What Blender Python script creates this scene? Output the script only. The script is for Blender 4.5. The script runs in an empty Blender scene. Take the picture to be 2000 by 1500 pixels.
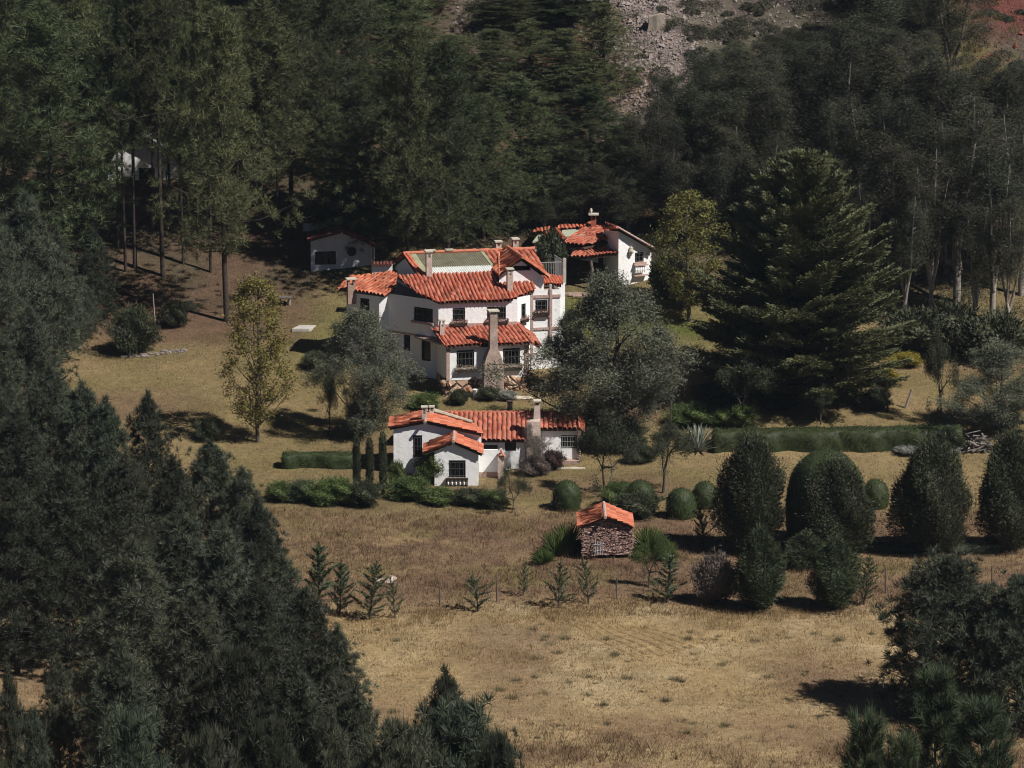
import bpy, bmesh, math, random
import numpy as np
from mathutils import Vector, Matrix
random.seed(7); np.random.seed(7)
S = bpy.context.scene
COL = S.collection
rad = math.radians
# ------------------------------------------------------------------ camera
CAMY, CAMZ, PITCH, FPX = -220.0, 42.8, rad(11), 7500.0
cam = bpy.data.cameras.new('camera'); co = bpy.data.objects.new('camera', cam); COL.objects.link(co)
co.location = (0, CAMY, CAMZ); co.rotation_euler = (rad(90) - PITCH, 0, 0)
cam.sensor_width = 36; cam.lens = 36 * FPX / 2000; cam.clip_start = 1; cam.clip_end = 3000
S.camera = co
# ------------------------------------------------------------------ light
SUN = Vector((.86, -.51, 0)).normalized(); EL = rad(49)
SUN = Vector((SUN.x * math.cos(EL), SUN.y * math.cos(EL), math.sin(EL)))
sl = bpy.data.lights.new('sun', 'SUN'); sl.energy = 5.0; sl.angle = rad(.5); sl.color = (1, .965, .92)
so = bpy.data.objects.new('sun', sl); COL.objects.link(so)
so.rotation_euler = SUN.to_track_quat('Z', 'Y').to_euler(); so.location = (60, -80, 80)
w = bpy.data.worlds.new("World"); S.world = w; w.use_nodes = True
nt = w.node_tree; sky = nt.nodes.new('ShaderNodeTexSky'); sky.sky_type = 'NISHITA'; sky.sun_disc = False
sky.sun_elevation = EL; sky.sun_rotation = math.atan2(SUN.x, SUN.y); sky.altitude = 3000; sky.air_density = .45; sky.dust_density = .2
bg = nt.nodes['Background']; bg.inputs[1].default_value = .05; nt.links.new(sky.outputs[0], bg.inputs[0])
S.view_settings.view_transform = 'Standard'; S.view_settings.look = 'None'
S.view_settings.exposure = 0.22; S.view_settings.gamma = 1
S.cycles.filter_width = 1.1; S.cycles.max_bounces = 4; S.cycles.diffuse_bounces = 2; S.cycles.transparent_max_bounces = 4

HAZE = .00008
# ------------------------------------------------------------------ measuring helpers
_c, _s = math.cos(PITCH), math.sin(PITCH)
def W(px, py, Y):
    a = (px - 1000) / FPX; b = -(py - 750) / FPX
    d = (a, _c + b * _s, -_s + b * _c); t = (Y - CAMY) / d[1]
    return Vector((d[0] * t, Y, CAMZ + d[2] * t))
def X(px, Y): return W(px, 750 if True else 0, Y).x
def Z(py, Y): return W(1000, py, Y).z
PY = [-420, -130, -62, -38, -27, -17, -12, -8, -4, 2, 14, 20, 27, 60, 110, 200, 500]
PZ = [-30, -6.5, -4.7, -4.1, -3.7, -3.3, -2.95, -2.72, -1.95, -1.1, .87, 2.3, 4.9, 20, 40, 70, 110]
def smooth_profile():
    ys = np.arange(-420, 500.1, .5); zs = np.interp(ys, PY, PZ)
    k = np.hanning(9); k /= k.sum(); zz = np.convolve(np.pad(zs, 4, 'edge'), k, 'valid')
    return ys, zz
_ys, _zs = smooth_profile()
def vnoise(x, y, sc, seed=0):
    x = np.asarray(x, float) / sc; y = np.asarray(y, float) / sc
    xi = np.floor(x); yi = np.floor(y); fx = x - xi; fy = y - yi
    fx = fx * fx * (3 - 2 * fx); fy = fy * fy * (3 - 2 * fy)
    def h(a, b):
        v = np.sin(a * 127.1 + b * 311.7 + seed * 74.7) * 43758.5453
        return v - np.floor(v)
    return (h(xi, yi) * (1 - fx) + h(xi + 1, yi) * fx) * (1 - fy) + (h(xi, yi + 1) * (1 - fx) + h(xi + 1, yi + 1) * fx) * fy
def H(x, y):
    z = np.interp(y, _ys, _zs)
    far = np.clip((np.asarray(y, float) - 24) / 20, 0, 1)
    flat = np.clip((-np.asarray(y, float) - 14) / 8, 0, 1)
    z = z + (vnoise(x, y, 5, 1) - .5) * (.08 + .12 * flat + 1.3 * far) + (vnoise(x, y, 1.3, 2) - .5) * (.05 + .35 * far)
    return z
def G(px, py):
    """point of the ground seen at a pixel"""
    lo, hi = -210.0, 200.0
    Y = -90.0
    while Y < 150:
        p = W(px, py, Y)
        if float(H(p.x, Y)) > p.z: break
        Y += .25
    return W(px, py, Y)
# ------------------------------------------------------------------ object helpers
def tag(o, label=None, cat=None, group=None, kind=None):
    if label: o['label'] = label
    if cat: o['category'] = cat
    if group: o['group'] = group
    if kind: o['kind'] = kind
    return o
def empty(name, loc=(0, 0, 0), rz=0, **k):
    o = bpy.data.objects.new(name, None); COL.objects.link(o); o.location = loc; o.rotation_euler = (0, 0, rz)
    o.empty_display_size = .3
    return tag(o, **k)
def link(name, me, m, parent=None):
    o = bpy.data.objects.new(name, me); COL.objects.link(o)
    if m is not None:
        for mm in (m if isinstance(m, (list, tuple)) else [m]): me.materials.append(mm)
    if parent is not None: o.parent = parent
    return o
def from_bm(name, bm, m, parent=None, smooth=False):
    me = bpy.data.meshes.new(name); bm.to_mesh(me); bm.free()
    if smooth:
        for p in me.polygons: p.use_smooth = True
    return link(name, me, m, parent)
def np_mesh(name, V, F, smooth=False):
    V = np.ascontiguousarray(V, np.float32); F = np.ascontiguousarray(F, np.int32)
    me = bpy.data.meshes.new(name); n, k = F.shape
    me.vertices.add(len(V)); me.vertices.foreach_set('co', V.ravel())
    me.loops.add(n * k); me.loops.foreach_set('vertex_index', F.ravel())
    me.polygons.add(n); me.polygons.foreach_set('loop_start', np.arange(0, n * k, k, dtype=np.int32))
    try: me.polygons.foreach_set('loop_total', np.full(n, k, np.int32))
    except Exception: pass
    me.polygons.foreach_set('use_smooth', np.full(n, smooth, bool))
    me.update(calc_edges=True)
    return me
def box(bm, x0, x1, y0, y1, z0, z1, T=None, taper=0):
    vs = []
    cx, cy = (x0 + x1) / 2, (y0 + y1) / 2
    for z, t in ((z0, 0), (z1, taper)):
        for x, y in ((x0, y0), (x1, y0), (x1, y1), (x0, y1)):
            p = Vector((x + (cx - x) * t, y + (cy - y) * t, z))
            vs.append(bm.verts.new(T(p) if T else p))
    for f in ((0, 3, 2, 1), (4, 5, 6, 7), (0, 1, 5, 4), (1, 2, 6, 5), (2, 3, 7, 6), (3, 0, 4, 7)):
        bm.faces.new([vs[i] for i in f])
def prism(bm, pts, z0, z1):
    n = len(pts); lo = [bm.verts.new((p[0], p[1], z0)) for p in pts]; hi = [bm.verts.new((p[0], p[1], z1)) for p in pts]
    bm.faces.new(lo[::-1]); bm.faces.new(hi)
    for i in range(n): bm.faces.new((lo[i], lo[(i + 1) % n], hi[(i + 1) % n], hi[i]))
def tube(bm, pts, rs, n=6, cap=True):
    rings = []
    for i, p in enumerate(pts):
        p = Vector(p)
        d = (Vector(pts[min(i + 1, len(pts) - 1)]) - Vector(pts[max(i - 1, 0)]))
        d = d.normalized() if d.length > 1e-6 else Vector((0, 0, 1))
        a = d.orthogonal().normalized() if abs(d.z) < .9 else Vector((1, 0, 0)).cross(d).normalized()
        if abs(d.z) < .9: a = Vector((0, 0, 1)).cross(d).normalized()
        b = d.cross(a)
        rings.append([bm.verts.new(p + (a * math.cos(k * 6.2832 / n) + b * math.sin(k * 6.2832 / n)) * rs[i]) for k in range(n)])
    for r0, r1 in zip(rings, rings[1:]):
        for k in range(n): bm.faces.new((r0[k], r0[(k + 1) % n], r1[(k + 1) % n], r1[k]))
    if cap and n > 2:
        bm.faces.new(rings[0][::-1]); bm.faces.new(rings[-1])
# ------------------------------------------------------------------ materials
def mat(name, col, rough=.85, var=None, nscale=3.0, bump=0, bscale=20, spec=.2, col3=None, coord='Object', detail=6, rnd=0, vor=None, metal=0):
    m = bpy.data.materials.new(name); m.use_nodes = True; t = m.node_tree; N = t.nodes; L = t.links
    b = N['Principled BSDF']; b.inputs['Roughness'].default_value = rough; b.inputs['Specular IOR Level'].default_value = spec
    b.inputs['Metallic'].default_value = metal
    c4 = lambda c: (c[0], c[1], c[2], 1)
    b.inputs['Base Color'].default_value = c4(col)
    tc = N.new('ShaderNodeTexCoord')
    out = None
    if var:
        n = N.new('ShaderNodeTexNoise'); n.inputs['Scale'].default_value = nscale; n.inputs['Detail'].default_value = detail
        n.inputs['Roughness'].default_value = .65
        L.new(tc.outputs[coord], n.inputs['Vector'])
        r = N.new('ShaderNodeValToRGB'); r.color_ramp.elements[0].position = .3; r.color_ramp.elements[1].position = .7
        r.color_ramp.elements[0].color = c4(var); r.color_ramp.elements[1].color = c4(col)
        if col3:
            e = r.color_ramp.elements.new(.85); e.color = c4(col3)
        L.new(n.outputs['Fac'], r.inputs[0]); out = r.outputs[0]
    if rnd:
        oi = N.new('ShaderNodeObjectInfo'); hv = N.new('ShaderNodeHueSaturation')
        mr = N.new('ShaderNodeMapRange'); mr.inputs[3].default_value = 1 - rnd; mr.inputs[4].default_value = 1 + rnd
        L.new(oi.outputs['Random'], mr.inputs[0]); L.new(mr.outputs[0], hv.inputs['Value'])
        mr2 = N.new('ShaderNodeMapRange'); mr2.inputs[3].default_value = .5 - rnd * .08; mr2.inputs[4].default_value = .5 + rnd * .08
        wn = N.new('ShaderNodeTexWhiteNoise'); wn.noise_dimensions = '1D'; L.new(oi.outputs['Random'], wn.inputs['W'])
        L.new(wn.outputs['Value'], mr2.inputs[0]); L.new(mr2.outputs[0], hv.inputs['Hue'])
        if out: L.new(out, hv.inputs['Color'])
        else: hv.inputs['Color'].default_value = c4(col)
        out = hv.outputs[0]
    if out: L.new(out, b.inputs['Base Color'])
    if bump:
        if vor:
            n2 = N.new('ShaderNodeTexVoronoi'); n2.feature = 'DISTANCE_TO_EDGE'; n2.inputs['Scale'].default_value = bscale; o2 = n2.outputs['Distance']
            if isinstance(vor, tuple):
                mp = N.new('ShaderNodeMapping'); mp.inputs['Scale'].default_value = vor; L.new(tc.outputs[coord], mp.inputs[0]); L.new(mp.outputs[0], n2.inputs['Vector'])
            else: L.new(tc.outputs[coord], n2.inputs['Vector'])
        else:
            n2 = N.new('ShaderNodeTexNoise'); n2.inputs['Scale'].default_value = bscale; n2.inputs['Detail'].default_value = 4; o2 = n2.outputs['Fac']
            L.new(tc.outputs[coord], n2.inputs['Vector'])
        bp = N.new('ShaderNodeBump'); bp.inputs['Strength'].default_value = bump; bp.inputs['Distance'].default_value = .05
        L.new(o2, bp.inputs['Height']); L.new(bp.outputs[0], b.inputs['Normal'])
    return m
def weathered(name, col, stain, damp, amt=.5):
    m = bpy.data.materials.new(name); m.use_nodes = True; t = m.node_tree; N = t.nodes; L = t.links; b = N['Principled BSDF']
    b.inputs['Roughness'].default_value = .92; b.inputs['Specular IOR Level'].default_value = .1
    g = N.new('ShaderNodeNewGeometry'); mp = N.new('ShaderNodeMapping'); mp.inputs['Scale'].default_value = (5, 5, .5); L.new(g.outputs['Position'], mp.inputs[0])
    n = N.new('ShaderNodeTexNoise'); n.inputs['Scale'].default_value = 1; n.inputs['Detail'].default_value = 7; n.inputs['Roughness'].default_value = .7; L.new(mp.outputs[0], n.inputs['Vector'])
    n2 = N.new('ShaderNodeTexNoise'); n2.inputs['Scale'].default_value = 1.6; n2.inputs['Detail'].default_value = 8; n2.inputs['Roughness'].default_value = .7; L.new(g.outputs['Position'], n2.inputs['Vector'])
    r = N.new('ShaderNodeMapRange'); r.inputs[1].default_value = .52; r.inputs[2].default_value = .78; r.inputs[4].default_value = amt; L.new(n.outputs['Fac'], r.inputs[0])
    r2 = N.new('ShaderNodeMapRange'); r2.inputs[1].default_value = .54; r2.inputs[2].default_value = .74; r2.inputs[4].default_value = amt; L.new(n2.outputs['Fac'], r2.inputs[0])
    x = N.new('ShaderNodeMix'); x.data_type = 'RGBA'; x.inputs[6].default_value = (*col, 1); x.inputs[7].default_value = (*stain, 1); L.new(r.outputs[0], x.inputs[0])
    y = N.new('ShaderNodeMix'); y.data_type = 'RGBA'; y.inputs[7].default_value = (*damp, 1); L.new(x.outputs[2], y.inputs[6]); L.new(r2.outputs[0], y.inputs[0]); L.new(y.outputs[2], b.inputs['Base Color'])
    n3 = N.new('ShaderNodeTexNoise'); n3.inputs['Scale'].default_value = 5; n3.inputs['Detail'].default_value = 5; L.new(g.outputs['Position'], n3.inputs['Vector'])
    bp = N.new('ShaderNodeBump'); bp.inputs['Strength'].default_value = .35; bp.inputs['Distance'].default_value = .06; L.new(n3.outputs['Fac'], bp.inputs['Height']); L.new(bp.outputs[0], b.inputs['Normal'])
    return m
def stone_mat(name, a, b_, joint, scale, stretch=(1, 1, 1), jw=.06):
    """irregular stones with their own colours and sunk joints"""
    m = bpy.data.materials.new(name); m.use_nodes = True; t = m.node_tree; N = t.nodes; L = t.links; b = N['Principled BSDF']
    b.inputs['Roughness'].default_value = .9; b.inputs['Specular IOR Level'].default_value = .15
    tc = N.new('ShaderNodeTexCoord'); mp = N.new('ShaderNodeMapping'); mp.inputs['Scale'].default_value = stretch
    L.new(tc.outputs['Object'], mp.inputs[0])
    v1 = N.new('ShaderNodeTexVoronoi'); v1.inputs['Scale'].default_value = scale; L.new(mp.outputs[0], v1.inputs['Vector'])
    v2 = N.new('ShaderNodeTexVoronoi'); v2.feature = 'DISTANCE_TO_EDGE'; v2.inputs['Scale'].default_value = scale; L.new(mp.outputs[0], v2.inputs['Vector'])
    r = N.new('ShaderNodeValToRGB'); sp = N.new('ShaderNodeSeparateColor'); L.new(v1.outputs['Color'], sp.inputs[0]); L.new(sp.outputs[0], r.inputs[0])
    r.color_ramp.elements[0].color = (*a, 1); r.color_ramp.elements[1].color = (*b_, 1)
    j = N.new('ShaderNodeValToRGB'); j.color_ramp.elements[0].position = jw * .5; j.color_ramp.elements[1].position = jw * 1.5; L.new(v2.outputs['Distance'], j.inputs[0])
    mx = N.new('ShaderNodeMix'); mx.data_type = 'RGBA'; mx.inputs[6].default_value = (*joint, 1)
    L.new(j.outputs[0], mx.inputs[0]); L.new(r.outputs[0], mx.inputs[7]); L.new(mx.outputs[2], b.inputs['Base Color'])
    bp = N.new('ShaderNodeBump'); bp.inputs['Strength'].default_value = 1; bp.inputs['Distance'].default_value = .08
    L.new(j.outputs[0], bp.inputs['Height']); L.new(bp.outputs[0], b.inputs['Normal'])
    return m
def tile_mat(name, cols, dirt=(.12, .09, .06), amt=.35):
    m = bpy.data.materials.new(name); m.use_nodes = True; t = m.node_tree; N = t.nodes; L = t.links; b = N['Principled BSDF']
    b.inputs['Roughness'].default_value = .8; b.inputs['Specular IOR Level'].default_value = .2
    uv = N.new('ShaderNodeUVMap'); fl = N.new('ShaderNodeVectorMath'); fl.operation = 'FLOOR'; L.new(uv.outputs[0], fl.inputs[0])
    wn = N.new('ShaderNodeTexWhiteNoise'); wn.noise_dimensions = '2D'; L.new(fl.outputs[0], wn.inputs['Vector'])
    r = N.new('ShaderNodeValToRGB'); r.color_ramp.interpolation = 'LINEAR'; L.new(wn.outputs['Value'], r.inputs[0])
    r.color_ramp.elements[0].color = (*cols[0], 1); r.color_ramp.elements[1].color = (*cols[-1], 1)
    for i, c in enumerate(cols[1:-1]):
        e = r.color_ramp.elements.new((i + 1) / (len(cols) - 1)); e.color = (*c, 1)
    tc = N.new('ShaderNodeTexCoord'); n = N.new('ShaderNodeTexNoise'); n.inputs['Scale'].default_value = 2.2; n.inputs['Detail'].default_value = 8; n.inputs['Roughness'].default_value = .75
    L.new(tc.outputs['Object'], n.inputs['Vector'])
    dr = N.new('ShaderNodeValToRGB'); dr.color_ramp.elements[0].position = .48; dr.color_ramp.elements[1].position = .72
    dr.color_ramp.elements[1].color = (amt, amt, amt, 1); L.new(n.outputs['Fac'], dr.inputs[0])
    mx = N.new('ShaderNodeMix'); mx.data_type = 'RGBA'; mx.inputs[7].default_value = (*dirt, 1)
    L.new(dr.outputs[0], mx.inputs[0]); L.new(r.outputs[0], mx.inputs[6]); L.new(mx.outputs[2], b.inputs['Base Color'])
    return m
M = {}
M['tile'] = tile_mat('terracotta', [(.25, .062, .038), (.40, .105, .06), (.50, .175, .11), (.36, .085, .05)], amt=.8)
M['tile_orange'] = tile_mat('terracotta_orange', [(.38, .10, .052), (.50, .14, .072), (.56, .21, .125)], amt=.65)
M['tile_old'] = tile_mat('terracotta_old', [(.30, .08, .05), (.42, .12, .07), (.50, .17, .10), (.36, .13, .09)], (.14, .11, .08), .8)
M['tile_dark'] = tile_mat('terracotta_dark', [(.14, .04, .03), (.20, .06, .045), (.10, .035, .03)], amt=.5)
M['tile_red'] = tile_mat('terracotta_red', [(.42, .09, .05), (.50, .13, .07), (.34, .10, .06)], (.2, .15, .1), .7)
M['plaster'] = weathered('white_plaster', (.87, .86, .84), (.60, .55, .49), (.70, .66, .60), .42)
M['plaster_shaded'] = weathered('shaded_plaster', (.52, .52, .53), (.30, .28, .26), (.36, .35, .34), .6)  # white plaster greyed in its colour to stand in for tree shade
M['ochre_render'] = mat('rough_render', (.42, .30, .24), .95, (.30, .20, .16), 3.0, .5, 8)
M['chimney'] = mat('chimney_render', (.60, .49, .42), .95, (.40, .29, .24), 4.0, .5, 10)
M['band'] = mat('pink_stone', (.50, .36, .31), .9, (.36, .24, .20), 5.0, .6, 12)
M['cap'] = mat('pale_stone', (.62, .58, .47), .9, (.45, .40, .32), 6.0, .3, 12)
M['wood'] = mat('dark_timber', (.045, .03, .022), .7, (.025, .018, .014), 9.0)
M['metal'] = mat('black_iron', (.02, .02, .02), .5)
M['paleiron'] = mat('grey_bars', (.30, .30, .30), .6)
M['iron'] = mat('grey_iron', (.075, .075, .072), .6)
M['glass'] = mat('dark_glass', (.012, .014, .016), .12, spec=.5)
M['soffit'] = mat('soffit', (.10, .07, .05), .95, (.06, .04, .03), 5)
M['mortar'] = mat('mortar', (.60, .55, .44), .95, (.36, .30, .22), 4.0, .5, 12)
M['corr'] = mat('corrugated_sheet', (.175, .160, .108), .6, (.105, .095, .062), 2.2, 0, spec=.3)
M['corr_edge'] = mat('corrugated_edge', (.34, .34, .22), .6, (.22, .22, .13), 3.0)
M['corr_lit'] = mat('corrugated_lit', (.66, .67, .64), .5, (.46, .47, .43), 3.0)  # stronger light on the lower sheets, put in as a whitish colour
M['boulder'] = stone_mat('boulder_wall', (.42, .23, .14), (.60, .44, .30), (.08, .05, .04), 1.5, (1, 1, 1.1), .07)
M['rubble'] = stone_mat('flat_rubble', (.38, .21, .175), (.66, .47, .40), (.12, .075, .06), 5.5, (1, 1, 2.6), .08)
M['pebble'] = stone_mat('pale_rubble', (.60, .54, .42), (.80, .76, .66), (.30, .24, .18), 5.5, (1, 1, 1.4), .1)
M['brick'] = stone_mat('brick_pillar', (.42, .30, .22), (.66, .52, .40), (.12, .08, .06), 7, (1, 1, 1.8), .12)
M['flowers'] = mat('red_flowers', (.16, .045, .04), .9, (.035, .04, .02), 18)
M['flowers_pale'] = mat('pale_flowers', (.40, .27, .20), .9, (.05, .06, .03), 18)
M['concrete'] = mat('concrete', (.50, .47, .42), .9, (.38, .35, .31), 3)
M['postwood'] = mat('grey_post', (.16, .13, .11), .9, (.10, .08, .07), 6)
M['pale_post'] = mat('pale_post', (.34, .29, .24), .9, (.25, .21, .18), 6)
# ------------------------------------------------------------------ building helpers
def poly_clip(bm, P):
    """keep what lies inside the convex XY polygon P (counterclockwise)"""
    n = len(P)
    area = sum(P[i][0] * P[(i + 1) % n][1] - P[(i + 1) % n][0] * P[i][1] for i in range(n))
    if area < 0: P = P[::-1]
    for i in range(n):
        a = P[i]; b = P[(i + 1) % n]
        nn = Vector((b[1] - a[1], -(b[0] - a[0]), 0))
        if nn.length < 1e-6: continue
        g = bm.verts[:] + bm.edges[:] + bm.faces[:]
        bmesh.ops.bisect_plane(bm, geom=g, plane_co=Vector((a[0], a[1], 0)), plane_no=nn.normalized(), clear_outer=True)
def roof(name, parent, P, down, m, three=None, s=.30, L=.42, amp=.10, under=True, kind='tile', jitter=.026, label=None):
    """barrel-tiled plane: P = list of 3-D outline points, down = XY run of the ribs, plane through three of them"""
    P = [Vector(p) for p in P]
    a, b, c = [P[i] for i in (three or (0, 1, 2))]
    n = (b - a).cross(c - a).normalized()
    if n.z < 0: n = -n
    hz = lambda x, y: a.z - (n.x * (x - a.x) + n.y * (y - a.y)) / n.z
    d = Vector((down[0], down[1], 0)).normalized()
    V = Vector((d.x, d.y, -(n.x * d.x + n.y * d.y) / n.z)).normalized()
    U = n.cross(V).normalized()
    cen = sum(P, Vector()) / len(P)
    us = [(p - cen).dot(U) for p in P]; vs = [(p - cen).dot(V) for p in P]
    u0 = min(us) - .3; u1 = max(us) + .3; v1 = max(vs) + .02; v0 = min(vs) - .5
    bm = bmesh.new(); uvl = bm.loops.layers.uv.new('UVMap')
    nu = int((u1 - u0) / s) + 1; sub = 6
    rs = random.Random(len(name) * 37 + int(cen.x * 10))
    if kind == 'tile':
        rows = []
        k = 0; v = v1
        while v > v0:
            rows.append((v, k, 0)); rows.append((max(v - L, v0 - .01) + .012, k, 1)); v -= L; k += 1
    else:
        rows = [(v1, 0, 0), (v0, 0, 1)]
    prof = []
    for q in range(sub + 1):
        t = q / sub
        if kind == 'tile':
            prof.append((t, amp * (math.sin(math.pi * t) ** .75 if 0 < t < 1 else 0)))
        else: prof.append((t, amp * (.5 - .5 * math.cos(2 * math.pi * t))))
    jit = {}
    grid = []
    for (v, k, e) in rows:
        r = []
        for i in range(nu):
            if (i, k) not in jit: jit[(i, k)] = (rs.gauss(0, jitter), abs(rs.gauss(0, jitter * .6)))
            ju, jh = jit[(i, k)] if kind == 'tile' else (0, 0)
            for q, (t, h) in enumerate(prof):
                wv = .02 * math.sin(u0 + i * s * 1.7 + k) * (kind == 'tile')
                hh = h + (.035 * (1 - e) + jh if kind == 'tile' and h > 0 else 0) + wv
                p = cen + U * (u0 + (i + t) * s + (ju if 0 < t < 1 else 0)) + V * v + n * hh
                r.append((bm.verts.new(p), (i + .02 + t * .96, k + .05 + e * .9)))
        grid.append(r)
    step = 2 if kind == 'tile' else 1
    for g in range(0, len(grid) - 1):
        r0, r1 = grid[g], grid[g + 1]
        for j in range(len(r0) - 1):
            if (j % (sub + 1)) == sub: continue
            f = bm.faces.new((r0[j][0], r0[j + 1][0], r1[j + 1][0], r1[j][0]))
            for lp, src in zip(f.loops, (r0[j], r0[j + 1], r1[j + 1], r1[j])):
                lp[uvl].uv = (src[1][0], (r0 if g % 2 == 0 else r1)[j][1][1] if kind == 'tile' else src[1][1])
            f.smooth = True
    poly_clip(bm, [(p.x, p.y) for p in P])
    o = from_bm(name, bm, m, parent)
    if label: o['label'] = label
    if under:
        bm = bmesh.new()
        shrink = .16
        pts = []
        for p in P:
            q = p + (cen - p).normalized() * shrink; q = Vector((q.x, q.y, hz(q.x, q.y)))
            pts.append(q)
        top = [bm.verts.new(q + Vector((0, 0, -.01))) for q in pts]; bot = [bm.verts.new(q + Vector((0, 0, -.12))) for q in pts]
        k = len(pts)
        try:
            bm.faces.new(top); bm.faces.new(bot[::-1])
            for i in range(k): bm.faces.new((top[i], bot[i], bot[(i + 1) % k], top[(i + 1) % k]))
        except ValueError: pass
        from_bm('roof_deck', bm, M['soffit'], o)
    return o
def ridge(bm, A, B, r=.12, L=.4):
    A = Vector(A); B = Vector(B); D = B - A; n = max(1, int(D.length / L))
    for i in range(n):
        p = A + D * (i / n); q = A + D * ((i + 1.08) / n)
        rr = r * random.uniform(.9, 1.1)
        tube(bm, [p + Vector((0, 0, .0)), q + Vector((0, 0, .02))], [rr * .85, rr], 8)
def panel(bm, A, B, z0, top, holes=(), rev=.2):
    """wall face from A to B (seen left to right from outside). top: height or convex outline [(s,z)...]; holes (s0,s1,z0,z1)"""
    A = Vector((A[0], A[1], 0)); B = Vector((B[0], B[1], 0)); T = (B - A); Ln = T.length; T.normalize(); n = Vector((T.y, -T.x, 0))
    tops = top if isinstance(top, (list, tuple)) else [(0, top), (Ln, top)]
    zt = max(t[1] for t in tops) + .01
    ss = sorted({0, Ln} | {h[0] for h in holes} | {h[1] for h in holes}); zz = sorted({z0, zt} | {h[2] for h in holes} | {h[3] for h in holes})
    b2 = bmesh.new(); P = lambda s, z, d=0: A + T * s - n * d + Vector((0, 0, z))
    for i in range(len(ss) - 1):
        for j in range(len(zz) - 1):
            cs = (ss[i] + ss[i + 1]) / 2; cz = (zz[j] + zz[j + 1]) / 2
            if any(h[0] < cs < h[1] and h[2] < cz < h[3] for h in holes): continue
            b2.faces.new([b2.verts.new(P(*q)) for q in ((ss[i], zz[j]), (ss[i + 1], zz[j]), (ss[i + 1], zz[j + 1]), (ss[i], zz[j + 1]))])
    for (s0, s1, h0, h1) in holes:
        for (a, b) in (((s0, h0), (s1, h0)), ((s1, h0), (s1, h1)), ((s1, h1), (s0, h1)), ((s0, h1), (s0, h0))):
            b2.faces.new([b2.verts.new(q) for q in (P(*a), P(*b), P(*b, rev), P(*a, rev))])
    for (s0, t0), (s1, t1) in zip(tops, tops[1:]):
        d = (P(s1, t1) - P(s0, t0)).normalized(); up = n.cross(d)
        if up.z < 0: up = -up
        if max(t0, t1) >= zt - .011 and abs(t0 - t1) < 1e-4 and len(tops) == 2: continue
        bmesh.ops.bisect_plane(b2, geom=b2.verts[:] + b2.edges[:] + b2.faces[:], plane_co=P(s0, t0), plane_no=up, clear_outer=True)
    me = bpy.data.meshes.new('t'); b2.to_mesh(me); b2.free(); bm.from_mesh(me); bpy.data.meshes.remove(me)
def window(parent, A, B, hole, nx=2, ny=2, grille=0, sill=None, flowers=None, rev=.12, frame=None, name='window'):
    """frame with a pane; optional grille, sill and flower box, set in a hole of panel A-B"""
    A = Vector((A[0], A[1], 0)); B = Vector((B[0], B[1], 0)); T = (B - A).normalized(); n = Vector((T.y, -T.x, 0))
    s0, s1, z0, z1 = hole; w = s1 - s0; h = z1 - z0
    R = Matrix(((T.x, n.x, 0), (T.y, n.y, 0), (0, 0, 1))).to_4x4()
    base = A + T * (s0 + s1) / 2 + Vector((0, 0, z0))
    Tm = lambda p: base + R @ Vector(p)
    bm = bmesh.new(); f = .06; r = -rev
    box(bm, -w / 2, w / 2, r - .03, r + .04, 0, f, Tm); box(bm, -w / 2, w / 2, r - .03, r + .04, h - f, h, Tm)
    box(bm, -w / 2, -w / 2 + f, r - .03, r + .04, f, h - f, Tm); box(bm, w / 2 - f, w / 2, r - .03, r + .04, f, h - f, Tm)
    for i in range(1, nx): x = -w / 2 + w * i / nx; box(bm, x - .02, x + .02, r - .02, r + .03, f, h - f, Tm)
    for j in range(1, ny): z = h * j / ny; box(bm, -w / 2 + f, w / 2 - f, r - .015, r + .025, z - .018, z + .018, Tm)
    wo = from_bm(name, bm, frame or M['wood'], parent)
    bm = bmesh.new(); box(bm, -w / 2, w / 2, r - .06, r - .035, 0, h, Tm); from_bm('pane', bm, M['glass'], wo)
    if grille:
        bm = bmesh.new()
        for i in range(abs(grille)): x = -w / 2 + w * (i + .5) / abs(grille); box(bm, x - .013, x + .013, .0, .026, .02, h * .92, Tm)
        for zf in (.12, .5, .88): box(bm, -w / 2 + .02, w / 2 - .02, .028, .048, h * zf, h * zf + .022, Tm)
        from_bm('grille', bm, M['paleiron'] if grille < 0 else M['iron'], wo)
    if sill:
        bm = bmesh.new(); box(bm, -w / 2 - .12, w / 2 + .12, -.02, .16, -.13, 0, Tm); from_bm('sill', bm, sill, wo)
    if flowers:
        bm = bmesh.new(); box(bm, -w / 2 - .08, w / 2 + .08, .02, .2, -.26, -.08, Tm)
        fb = from_bm('flower_box', bm, M['wood'], wo)
        rs = random.Random(int(s0 * 77 + z0 * 31)); V = []; F = []
        for i in range(int(260 * w)):
            p = Tm((rs.uniform(-w / 2 - .12, w / 2 + .12), .11 + rs.uniform(-.12, .13), -.08 + rs.gauss(.06, .09)))
            d = Vector((rs.gauss(0, 1), rs.gauss(0, 1), rs.gauss(0, 1))).normalized() * .05; e = d.orthogonal() * .8
            k = len(V); V += [p - d, p + e, p + d]; F.append((k, k + 1, k + 2))
        link('flowers', np_mesh('flowers', [tuple(v) for v in V], F), flowers, wo)
    return wo
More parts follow.
